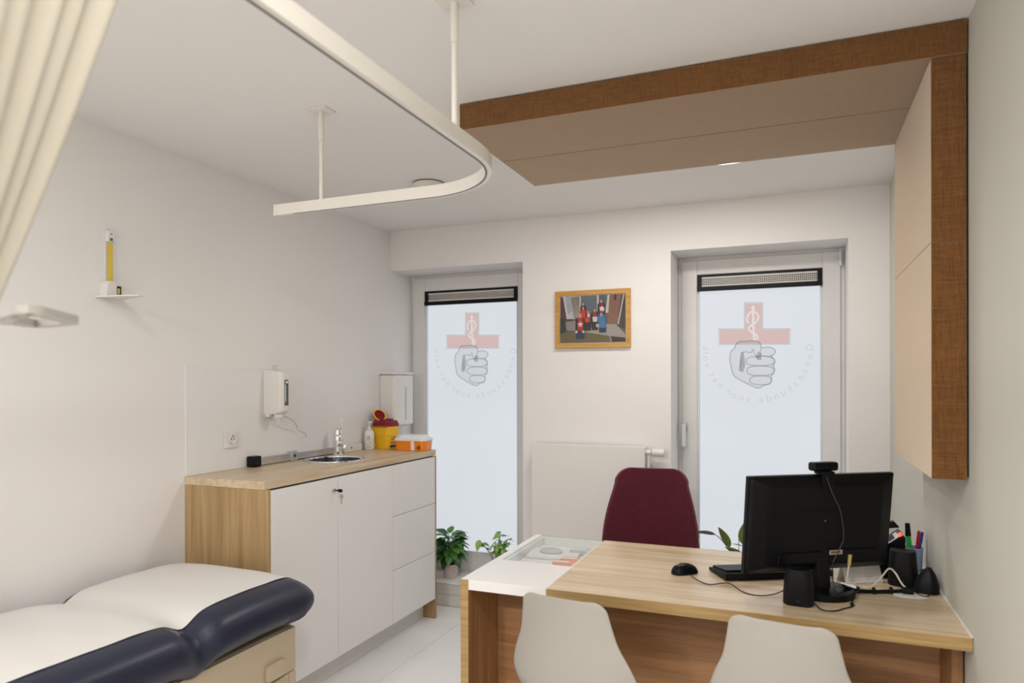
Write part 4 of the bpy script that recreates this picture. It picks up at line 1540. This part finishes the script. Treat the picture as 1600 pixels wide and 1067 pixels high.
fig(362, 158, 30, 52, 150, (150, 40, 36), (206, 62, 44), (66, 60, 78))
fig(440, 216, 28, 46, 140, (66, 44, 60), (170, 60, 66), (50, 44, 58))
pp(ell(385, 450, 330, 400, 12, 2), (214, 78, 48))
pp([(425, 270), (470, 265), (466, 320), (430, 322)], (214, 206, 204))
fig(540, 196, 30, 54, 150, (46, 36, 44), (150, 52, 62), (48, 44, 46))
pp([(505, 320), (580, 318), (575, 390), (515, 395)], (216, 214, 206))
fig(640, 258, 32, 60, 175, (66, 118, 168), (74, 128, 178), (52, 58, 92), (120, 30, 32), 70, 20)
pp([(560, 420), (610, 440), (600, 480), (560, 470)], (214, 178, 158))
fig(318, 268, 36, 72, 200, (40, 42, 50), (190, 44, 40), (46, 56, 84), (196, 160, 140), 110)
star = []
for k in range(10):
    a = PI / 2 + k * PI / 5
    r = 52 if k % 2 == 0 else 20
    star.append((318 + r * math.cos(a), 425 - r * math.sin(a)))
pp(star, (226, 216, 206))
pp(ell(236, 278, 515, 558, 10, 2), (220, 206, 200))
pp(ell(345, 385, 515, 556, 10, 2), (220, 206, 200))
flat_print('photo_print', pl, M['print'], t, Matrix.Translation((0, -.0108, 0)) @ Matrix.Rotation(PI / 2, 4, 'X'))

# ------------------------------------------------------------------ monitor (its back to the viewer)
MA = math.atan2(.301, .459)
mon = thing('monitor', 'black desktop monitor seen from behind at the wall end of the desk', 'monitor', (.080, 2.588, DT + .0005), MA)
# frame: x along the screen, -y = back
part('base', lathe(B(), [(.104, 0), (.106, .004), (.106, .014), (.100, .020), (.03, .024), (0, .024)], 48, Matrix.Translation((0, .0, 0)), cap=False), M['black'], mon)
b = B()
loft(b, [[Vector((x, y, .02)) for x, y in rrect(.054, .034, .010, 4, 0, -.002)], [Vector((x, y, .16)) for x, y in rrect(.050, .030, .010, 4, 0, .004)]])
part('stand_neck', b, M['black'], mon)
tilt = math.radians(6)
Mp = Matrix.Translation((0, .034, .076)) @ Matrix.Rotation(tilt, 4, 'X')     # panel frame: x, y (-y = back), z up from the lower edge
PWd, PH = .550, .332
b = B()
box(b, -PWd / 2, PWd / 2, -.010, .010, 0, PH, .003, 2, Mp)
part('bezel', b, M['black'], mon)
part('screen', box(B(), -PWd / 2 + .012, PWd / 2 - .012, .0101, .0106, .016, PH - .012, 0, 1, Mp), mat('screen_off_white', (0.02, 0.02, 0.025, 1), .2, noise=(5, .1)), mon, 0)
b = B()
rings = []
for y, w, h0, h1 in ((-.0102, .540, .004, .326), (-.020, .524, .010, .320), (-.034, .44, .026, .300), (-.037, .42, .034, .292)):
    rings.append([Vector((x, y, z)) for x, z in rrect(w, h1 - h0, .016, 4, 0, (h0 + h1) / 2)])
loft(b, rings, True, Mp)
shell = part('rear_shell', b, M['black_soft'], mon, 30)
part('rear_groove', box(B(), -.20, .20, -.0382, -.0368, .214, .217, 0, 1, Mp), M['black'], shell, 0)
b = B()
box(b, -.17, -.002, -.0415, -.0372, .036, .075, .003, 1, Mp)
box(b, .045, .20, -.0415, -.0372, .036, .078, .003, 1, Mp)
part('connector_recess', b, M['black'], shell, 0)
lab = [bar(-.025, .025, -.008, .008, lin(196, 184, 160)), bar(-.018, .016, -.004, .004, lin(120, 104, 80))]
flat_print('rating_label', lab, M['print'], shell, Mp @ Matrix.Translation((.045, -.0420, .070)) @ Matrix.Rotation(PI / 2, 4, 'X'))
b = B()
lathe(b, [(.002, 0), (.002, .0008)], 8, Mp @ Matrix.Translation((0, -.0372, .18)) @ Matrix.Rotation(PI / 2, 4, 'X'))
part('screw', b, M['steel'], shell)

# webcam on the top edge
MW = Matrix.Translation((.080, 2.588, DT + .0005)) @ Matrix.Rotation(MA, 4, 'Z') @ Mp
wc = thing('webcam', 'black webcam clipped to the top edge of the monitor', 'webcam', MW @ Vector((.005, 0, PH)), MA)
b = B()
box(b, -.048, .048, -.022, .014, .012, .042, .008, 3)
part('camera_body', b, M['black'], wc)
b = B()
box(b, -.024, .024, -.034, -.026, -.052, .012, .003, 2)
box(b, -.026, .026, -.030, .010, .002, .012, .003, 2)
part('clip', b, M['black_soft'], wc)
def mw(x, y, z):
    return MW @ Vector((x, y, z))
b = B()
tube(b, [mw(-.006, -.030, PH + .012), mw(.012, -.044, PH - .05), mw(.045, -.046, PH - .11), mw(.062, -.046, PH - .17), mw(.066, -.048, PH - .215), mw(.056, -.050, .095), mw(.048, -.052, .078), mw(.030, -.05, .03), mw(.045, -.04, -.04), (.13, 2.56, DT + .035), (.17, 2.62, DT + .020)], .0019, 8, 6)
solo('webcam_cable', b, mat('grey_cable', (0.05, 0.05, 0.05, 1), .5, noise=(30, .05)), 'thin dark webcam cable hanging down the back of the monitor', 'cable', (.1, 2.6, DT))

# ------------------------------------------------------------------ keyboard
kb = thing('keyboard', 'black keyboard on the desk in front of the monitor', 'keyboard', (-.235, 2.612, DT + .0008), math.radians(29))
KW, KD = .415, .150
b = B()
loft(b, [[Vector((0, y, z)) for y, z in ((0, .004), (0, .026), (.02, .028), (KD, .013), (KD, .002))], [Vector((KW, y, z)) for y, z in ((0, .004), (0, .026), (.02, .028), (KD, .013), (KD, .002))]])
part('key_bed', b, M['black_soft'], kb, 20)
b = B()
rows = 6
for r in range(rows):
    y1 = .022 + r * .0205
    z1 = .028 - (y1 - .02) * .015 / .13
    nk = 19
    for c_ in range(nk):
        x1 = .012 + c_ * (KW - .024) / nk
        box(b, x1, x1 + (KW - .024) / nk - .0025, y1, y1 + .017, z1 - .003, z1 + .006)
kk = part('keys', b, M['black'], kb, 0)
kk['kind'] = 'stuff'
part('feet', box(B(), .05, KW - .05, .002, .012, 0.0, .004), M['black'], kb, 0)

# ------------------------------------------------------------------ mouse
ms_ = thing('mouse', 'black glossy computer mouse on the oak desk top', 'mouse', (-.388, 2.668, DT + .0006), math.radians(38))
b = B()
rings = []
for k in range(13):
    s = -1 + 2 * k / 12
    f = math.sqrt(max(.0, 1 - abs(s) ** 2.6))
    w = .029 * (.35 + .65 * f) * (1 - .08 * s)
    h_ = .006 + .029 * f * (1.05 - .22 * (s + .2) ** 2)
    ring = [Vector((.052 * s, w * math.cos(a), (h_ * math.sin(a) if math.sin(a) > 0 else 0.002 * math.sin(a)) + .003)) for a in [2 * PI * i / 20 for i in range(20)]]
    rings.append(ring)
loft(b, rings)
part('mouse_shell', b, M['black'], ms_, 50)
part('scroll_wheel', lathe(B(), [(.006, -.004), (.007, 0), (.006, .004)], 14, Matrix.Translation((-.028, 0, .0315)) @ Matrix.Rotation(PI / 2, 4, 'X')), M['steel'], ms_)
b = B()
tube(b, [(-.362, 2.622, DT + .010), (-.330, 2.575, DT + .006), (-.285, 2.545, DT + .003), (-.22, 2.560, DT + .010), (-.17, 2.50, DT + .003), (-.12, 2.475, DT + .003), (-.07, 2.50, DT + .005), (-.03, 2.560, DT + .012), (.0, 2.60, DT + .030)], .0019, 8, 6)
solo('mouse_cable', b, M['black'], 'thin black mouse cable winding across the desk', 'cable', (-.2, 2.54, DT))

# ------------------------------------------------------------------ loudspeakers
def speaker(loc, rot, label, w, d, h_, top):
    t = thing('desktop_speaker', label, 'speaker', loc, rot, 'desktop speakers')
    b = B()
    rings = []
    for z, f in ((0, .94), (.004, 1.0), (h_ * .35, .985), (h_ * .7, .92), (h_ * .95, top), (h_, top - .03)):
        rings.append([Vector((x, y + (0 if z < h_ * .9 else 0), z + (.0 if z < h_ * .9 else .006 * abs(x) / w * 2))) for x, y in rrect(w * f, d * f, w * .28, 6)])
    loft(b, rings)
    part('cabinet', b, M['black_soft'], t, 40)
    part('rear_port', lathe(B(), [(.004, 0), (.004, .001)], 12, Matrix.Translation((.0, -d / 2 * .985, h_ * .16)) @ Matrix.Rotation(PI / 2, 4, 'X')), M['dark_ink'], t)
    part('rubber_base', box(B(), -w * .4, w * .4, -d * .36, d * .36, -.0004, .0001), M['dark_ink'], t, 0)
    return t


speaker((.008, 2.442, DT + .0008), math.radians(-4), 'black tapered desktop speaker in front of the monitor stand', .094, .078, .112, .80)
speaker((.352, 2.812, DT + .0008), math.radians(-6), 'black tapered desktop speaker right of the monitor', .096, .084, .118, .86)
t = thing('desktop_speaker', 'small dome-shaped black speaker against the sage wall', 'speaker', (.412, 2.735, DT + .0008), math.radians(-20))
b = B()
rings = []
for k in range(9):
    s = k / 8
    w, d = .080 * (1 - s ** 1.9 * .82), .060 * (1 - s ** 2.2 * .75)
    rings.append([Vector((x + .008 * s, y, .086 * s ** .9)) for x, y in rrect(w, d, min(w, d) * .45, 5)])
loft(b, rings)
part('cabinet', b, M['black_soft'], t, 60)
part('rubber_base', lathe(B(), [(.022, -.0004), (.022, .0)], 16), M['dark_ink'], t)

# ------------------------------------------------------------------ cables
zc = DT + .006
b = B()
bundle = [(.150, 2.590, DT + .030), (.195, 2.625, zc + .004), (.245, 2.650, zc), (.300, 2.675, zc), (.345, 2.690, zc + .003)]
tube(b, bundle, .0055, 8, 8)
for k, off in enumerate(((.006, .004, .003), (-.005, .004, .004), (.002, -.005, .001))):
    tube(b, [(q[0] + off[0] * math.sin(i + k), q[1] + off[1], max(q[2] + off[2], DT + .004)) for i, q in enumerate(bundle)], .003, 8, 6)
t = thing('cable_bundle', 'bundle of black cables tied together right of the monitor stand', 'cables', (.245, 2.65, DT))
part('cables', b, M['black'], t, 60, world=True)
for f in (1, 2, 3):
    q = bundle[f]
    b = B()
    box(b, q[0] - .005, q[0] + .005, q[1] - .012, q[1] + .012, q[2] - .005, q[2] + .014, .002)
    part('cable_tie', b, M['black_soft'], t, world=True)
part('plug_block', box(B(), .332, .368, 2.672, 2.708, DT + .003, DT + .022, .005), M['black_soft'], t, world=True)
b = B()
p0 = mw(.098, -.046, .052)
cp = [p0, mw(.095, -.046, .02), mw(.090, -.05, -.03), (.185, 2.64, DT + .03), (.215, 2.665, DT + .010), (.245, 2.70, DT + .012), (.275, 2.735, DT + .035), (.300, 2.740, DT + .068), (.318, 2.725, DT + .060), (.335, 2.705, DT + .03), (.350, 2.692, DT + .016)]
tube(b, cp, .0030, 8, 8)
t = thing('video_cable', 'off-white video cable plugged into the back of the monitor', 'cable', (.25, 2.68, DT))
part('cable', b, M['cable_white'], t, 60, world=True)
b = B()
cyl(b, p0 + Vector((0, 0, .008)), mw(.096, -.046, .022), .0065, .0055, 12)
part('plug', b, mat('yellowed_plug', lin(196, 176, 110), .4, noise=(30, .05)), t, world=True)
b = B()
tube(b, [(.048, 2.415, DT + .020), (.075, 2.395, DT + .003), (.110, 2.395, DT + .003), (.140, 2.430, DT + .003), (.172, 2.475, DT + .003), (.165, 2.50, DT + .003), (.165, 2.470, DT + .003), (.172, 2.52, DT + .012), (.178, 2.57, DT + .020), (.2, 2.62, DT + .016)], .0022, 8, 6)
solo('speaker_cable', b, M['black'], 'black speaker cable looping in front of the monitor base', 'cable', (.12, 2.45, DT))
b = B()
tube(b, [(.365, 2.690, DT + .014), (.385, 2.672, DT + .006), (.405, 2.668, DT + .004), (.420, 2.685, DT + .012), (.428, 2.703, DT + .020)], .0018, 8, 6)
solo('speaker_cable', b, M['black'], 'thin black cable curling to the dome-shaped speaker', 'cable', (.40, 2.68, DT))
b = B()
prism(b, [(.355 + .052 * math.cos(2 * PI * i / 28), 2.668 + .030 * math.sin(2 * PI * i / 28)) for i in range(28)], DT + .0006, DT + .0022)
solo('paper_disc', b, M['paper'], 'white oval card lying under the cable bundle', 'card', (.355, 2.668, DT))

# ------------------------------------------------------------------ tent card, sheets, phone, pens
t = thing('tent_calendar', 'white folded desk calendar standing behind the monitor', 'calendar', (.214, 2.800, DT + .0008), math.radians(32))
b = B()
loft(b, [[Vector((-.074, -.026, 0)), Vector((-.074, -.0245, 0)), Vector((-.074, .0, .0705)), Vector((-.074, -.0005, .072))], [Vector((.074, -.026, 0)), Vector((.074, -.0245, 0)), Vector((.074, .0, .0705)), Vector((.074, -.0005, .072))]])
part('front_leaf', b, M['paper'], t, 0)
b = B()
loft(b, [[Vector((-.074, .026, 0)), Vector((-.074, .0275, 0)), Vector((-.074, .0015, .072)), Vector((-.074, .0005, .071))], [Vector((.074, .026, 0)), Vector((.074, .0275, 0)), Vector((.074, .0015, .072)), Vector((.074, .0005, .071))]])
part('rear_leaf', b, M['paper'], t, 0)
for c_ in (-.034, .036):
    lab = [bar(c_ - .030, c_ + .028, .008, .009, (.6, .6, .6, 1))]
    for r in range(6):
        for k in range(5):
            lab.append(bar(c_ - .026 + k * .0105, c_ - .026 + k * .0105 + .006, .012 + r * .0085, .0135 + r * .0085, (.42, .42, .44, 1)))
    flat_print('calendar_lines', lab, M['print'], t, Matrix.Translation((0, -.0264, 0)) @ Matrix.Rotation(math.atan2(.026, .072) * -1, 4, 'X') @ Matrix.Rotation(PI / 2, 4, 'X'))
o = solo('paper_sheet', box(B(), -.055, .055, -.04, .04, 0, .0006), M['paper'], 'loose white sheet beside the monitor base', 'paper')
o.location = (.150, 2.705, DT + .0006); o.rotation_euler = (0, 0, .5)

ph_ = thing('desk_phone', 'black desk phone with handset and glowing red lamp in the corner', 'telephone', (.282, 2.945, DT + .0008), math.radians(-90))
PW = .064
wedge = ((-.09, 0), (.082, 0), (.088, .150), (.078, .160), (-.09, .022))
b = B()
loft(b, [[Vector((-PW, y, z)) for y, z in wedge], [Vector((PW, y, z)) for y, z in wedge]])
part('phone_body', b, M['black'], ph_, 20)
sl = math.atan2(.138, .168)
Mk = Matrix.Translation((0, -.09, .0225)) @ Matrix.Rotation(sl, 4, 'X')
part('keypad_plate', box(B(), -.020, PW - .003, .012, .205, 0, .003, .001, 1, Mk), M['keypad'], ph_)
for r in range(6):
    for c_ in range(3):
        part('phone_key', box(B(), -.014 + c_ * .025, .002 + c_ * .025, .020 + r * .023, .032 + r * .023, .0031, .0062, 0, 1, Mk), M['black'], ph_, 0)
part('display', box(B(), -.014, .052, .165, .190, .0031, .0045, 0, 1, Mk), M['dark_ink'], ph_, 0)
b = B()
rings = []
for k in range(11):
    s = -1 + 2 * k / 10
    z = .046 - .026 * abs(s) ** 3
    h_ = .016 + (.012 if abs(s) > .7 else 0)
    rings.append([Mk @ Vector((-.044 + x, .115 + .110 * s, z + zz)) for x, zz in rrect(.038, h_, .006, 3)])
loft(b, rings)
part('handset', b, M['black'], ph_, 50)
part('message_lamp', box(B(), .036, PW + .001, .206, .218, -.002, .008, .002, 1, Mk), M['red_light'], ph_, 0)

cup = thing('pen_cup', 'clear bluish pen cup behind the desk speaker', 'pen cup', (.414, 3.046, DT + .0008))
part('cup', lathe(B(), [(.030, 0), (.032, .002), (.036, .085), (.034, .086), (.0305, .005), (0, .004)], 24, cap=False), mat('pale_blue_plastic', lin(150, 176, 214), .3, noise=(20, .05)), cup)
for (dx, dy, tx, ty, m_, nm, lb, top, r) in (
        (-.014, -.012, -.008, .0, M['green'], 'highlighter', 'green highlighter with black cap in the pen cup', .172, .0095),
        (.010, -.010, .012, .0, M['red'], 'pen', 'red pen in the pen cup', .145, .0055),
        (.015, .004, .020, .006, M['blue_pen'], 'pen', 'blue pen in the pen cup', .138, .006),
        (-.004, .012, -.012, .016, M['teal'], 'pen', 'teal pen in the pen cup', .120, .005)):
    q = thing(nm, lb, 'pen', (.414 + dx * .5, 3.046 + dy * .5, DT + .006))
    part('barrel', cyl(B(), (0, 0, 0), (tx, ty, top * .72), r, None, 12), m_, q)
    part('cap', cyl(B(), (tx, ty, top * .72 + .0002), (tx * 1.35, ty * 1.35, top), r * 1.1, r * .9, 12), M['black'] if nm == 'highlighter' else m_, q)
st_ = thing('stapler', 'black stapler lying against the sage wall', 'stapler', (.438, 2.868, DT + .0008), math.radians(96))
b = B(); box(b, -.058, .058, -.012, .012, 0, .008, .003, 2); part('base', b, M['black'], st_)
b = B(); box(b, -.058, .058, -.012, .012, .012, .030, .006, 3, Matrix.Rotation(math.radians(-6), 4, 'Y')); part('arm', b, M['black'], st_)
b = B(); box(b, -.050, -.020, -.006, .006, .006, .020, .002); part('hinge', b, M['steel'], st_)

# ------------------------------------------------------------------ plants
def leaf_mesh(name, m_, L, W_, droop=.25, fold=.18, point=1.0, teeth=0.0):
    b = B()
    n = 9
    rows = []
    for k in range(n + 1):
        s = k / n
        w = W_ / 2 * (math.sin(PI * s ** .75) ** .8 if 0 < s < 1 else .0) + .0004
        if teeth and 0 < s < 1:
            w *= 1 + teeth * math.sin(s * PI * 5)
        y = L * s
        z = -droop * L * s * s
        rows.append([b.verts.new((-w, y, z + fold * w)), b.verts.new((-w * .5, y, z + fold * w * .35)), b.verts.new((0, y, z)), b.verts.new((w * .5, y, z + fold * w * .35)), b.verts.new((w, y, z + fold * w))])
    for k in range(n):
        for i in range(4):
            b.faces.new((rows[k][i], rows[k][i + 1], rows[k + 1][i + 1], rows[k + 1][i]))
    me = bpy.data.meshes.new(name)
    b.to_mesh(me)
    b.free()
    me.materials.append(m_)
    for p_ in me.polygons:
        p_.use_smooth = True
    return me


def put_leaf(me, parent, pos, az, el, roll=0.0, s=1.0):
    o = bpy.data.objects.new('leaf', me)
    C.objects.link(o)
    o.parent = parent
    o.location = pos
    o.rotation_mode = 'QUATERNION'
    o.rotation_quaternion = (Matrix.Rotation(az, 3, 'Z') @ Matrix.Rotation(el, 3, 'X') @ Matrix.Rotation(roll, 3, 'Y')).to_quaternion()
    o.scale = (s, s, s)
    return o


L_dark = leaf_mesh('leaf', M['leaf_dark'], .105, .072, .35, .2, 1, .06)
L_mid = leaf_mesh('leaf', M['leaf_mid'], .095, .062, .3, .25, 1, .06)
L_light = leaf_mesh('leaf', M['leaf_light'], .075, .040, .35, .25)
L_lmid = leaf_mesh('leaf', M['leaf_mid'], .070, .038, .3, .25)


def pot(t, r0, r1, h_, m_):
    part('pot', lathe(B(), [(r0, 0), (r0 + .002, .003), (r1, h_ - .004), (r1 + .001, h_), (r1 - .004, h_), (r1 - .006, h_ - .012)], 32, cap=False), m_, t)
    part('soil', lathe(B(), [(r1 - .005, h_ - .014), (0, h_ - .010)], 24, cap=False), M['soil'], t)


# poinsettia
t = thing('poinsettia', 'bushy dark green poinsettia in a pale pink pot on the window step', 'potted plant', (-2.200, 4.265, SILL + .0006))
pot(t, .044, .056, .095, M['pot'])
b = B()
rnd = random.Random(11)
stems = []
for k in range(6):
    a = 2 * PI * k / 6 + .3
    tip = (.05 * math.cos(a), .05 * math.sin(a), .22 + .04 * rnd.random())
    tube(b, [(0.012 * math.cos(a), .012 * math.sin(a), .085), (.03 * math.cos(a), .03 * math.sin(a), .15), tip], .0035, 4, 6)
part('stems', b, M['stem'], t)
for k in range(64):
    f = k / 63
    # from the bottom skirt to the crown
    z = .150 + .145 * f
    az = k * 2.399963 + rnd.uniform(-.2, .2)
    rad = .050 * (1 - f * .55) + .006
    el = math.radians(-38 + 68 * f + rnd.uniform(-10, 10))
    me = L_dark if rnd.random() < (.62 if f < .75 else .25) else L_mid
    if f > .9 and rnd.random() < .5:
        me = L_light
    put_leaf(me, t, (-rad * math.sin(az) * 1.0, rad * math.cos(az), z), az, el, rnd.uniform(-.4, .4), rnd.uniform(.8, 1.1))

# second, sparser plant
t = thing('potted_plant', 'sparse light green potted plant on the window step behind the desk', 'potted plant', (-1.870, 4.265, SILL + .0006))
pot(t, .046, .056, .10, M['pot_white'])
b = B()
rnd = random.Random(5)
br = [((0, 0, .09), (-.02, .0, .17), (-.07, -.01, .235), (-.105, -.015, .275)), ((.01, .0, .09), (.03, .0, .18), (.035, .0, .26), (.04, -.005, .325)),
      ((.015, .01, .09), (.05, .01, .18), (.075, .0, .24), (.09, .0, .29)), ((0, .01, .09), (.0, .02, .17), (-.005, .02, .22), (.0, .02, .26))]
tips = []
for q in br:
    tube(b, q, .0032, 5, 6)
    P_ = smooth_path(q, 5)
    tips.append(P_)
part('stems', b, M['stem'], t)
for bi, P_ in enumerate(tips):
    cnt = (5, 15, 10, 6)[bi]
    for k in range(cnt):
        q = P_[min(len(P_) - 1, 6 + int((len(P_) - 6) * (k + 1) / cnt))]
        az = k * 2.4 + bi
        put_leaf(L_light if rnd.random() < .6 else L_lmid, t, q, az, math.radians(rnd.uniform(-55, 25)), rnd.uniform(-.5, .5), rnd.uniform(.7, 1.05))

# plant by the second window
t = thing('potted_plant', 'striped-leaf potted plant on the window step behind the monitor', 'potted plant', (-.275, 4.270, SILL + .0006))
pot(t, .06, .075, .13, M['pot_white'])
L_cal = leaf_mesh('leaf', M['leaf_calathea'], .135, .052, .12, .2)
L_calw = leaf_mesh('leaf', M['leaf_calathea'], .165, .105, .12, .2)
L_br = leaf_mesh('leaf', M['leaf_brown'], .125, .030, .25, .15)
b = B()
spec = []
def stemleaf(pts, me, az, el, roll, s):
    tube(b, pts, .0025, 5, 6)
    spec.append((me, pts[-1], az, el, roll, s))
stemleaf([(-.01, 0, .12), (-.05, 0, .28), (-.12, 0, .39), (-.165, .0, .432)], L_br, math.radians(90), math.radians(12), 1.0, 1.0)
stemleaf([(-.01, 0, .12), (-.03, 0, .25), (-.06, 0, .33), (-.085, .0, .362)], L_cal, math.radians(85), math.radians(64), 1.25, 1.0)
stemleaf([(.0, 0, .12), (.0, 0, .22), (.01, 0, .27), (.005, .0, .300)], L_cal, math.radians(88), math.radians(33), 1.1, 1.0)
stemleaf([(-.01, .01, .12), (-.04, .01, .24), (-.05, .0, .29), (-.06, .0, .305)], L_cal, math.radians(92), math.radians(8), 1.1, .8)
stemleaf([(.0, 0, .12), (.01, 0, .27), (.02, .0, .34), (.02, .0, .375)], L_calw, math.radians(120), math.radians(82), 1.3, .95)
stemleaf([(.01, -.01, .12), (.04, -.01, .25), (.07, .0, .33), (.09, .0, .37)], L_cal, math.radians(-70), math.radians(50), -.6, 1.0)
stemleaf([(.01, .01, .12), (.05, .01, .22), (.09, .01, .29), (.12, .01, .32)], L_cal, math.radians(-95), math.radians(25), -.4, 1.0)
stemleaf([(.0, .01, .12), (-.0, .02, .26), (-.005, .02, .34), (-.01, .02, .37)], L_cal, math.radians(75), math.radians(12), .5, .5)
part('stems', b, M['stem'], t)
for me, pos, az, el, roll, s in spec:
    put_leaf(me, t, pos, az, el, roll, s)
part('support_stick', cyl(B(), (-.035, 0, .12), (-.035, .0, .44), .0018, None, 6), M['stem'], t)
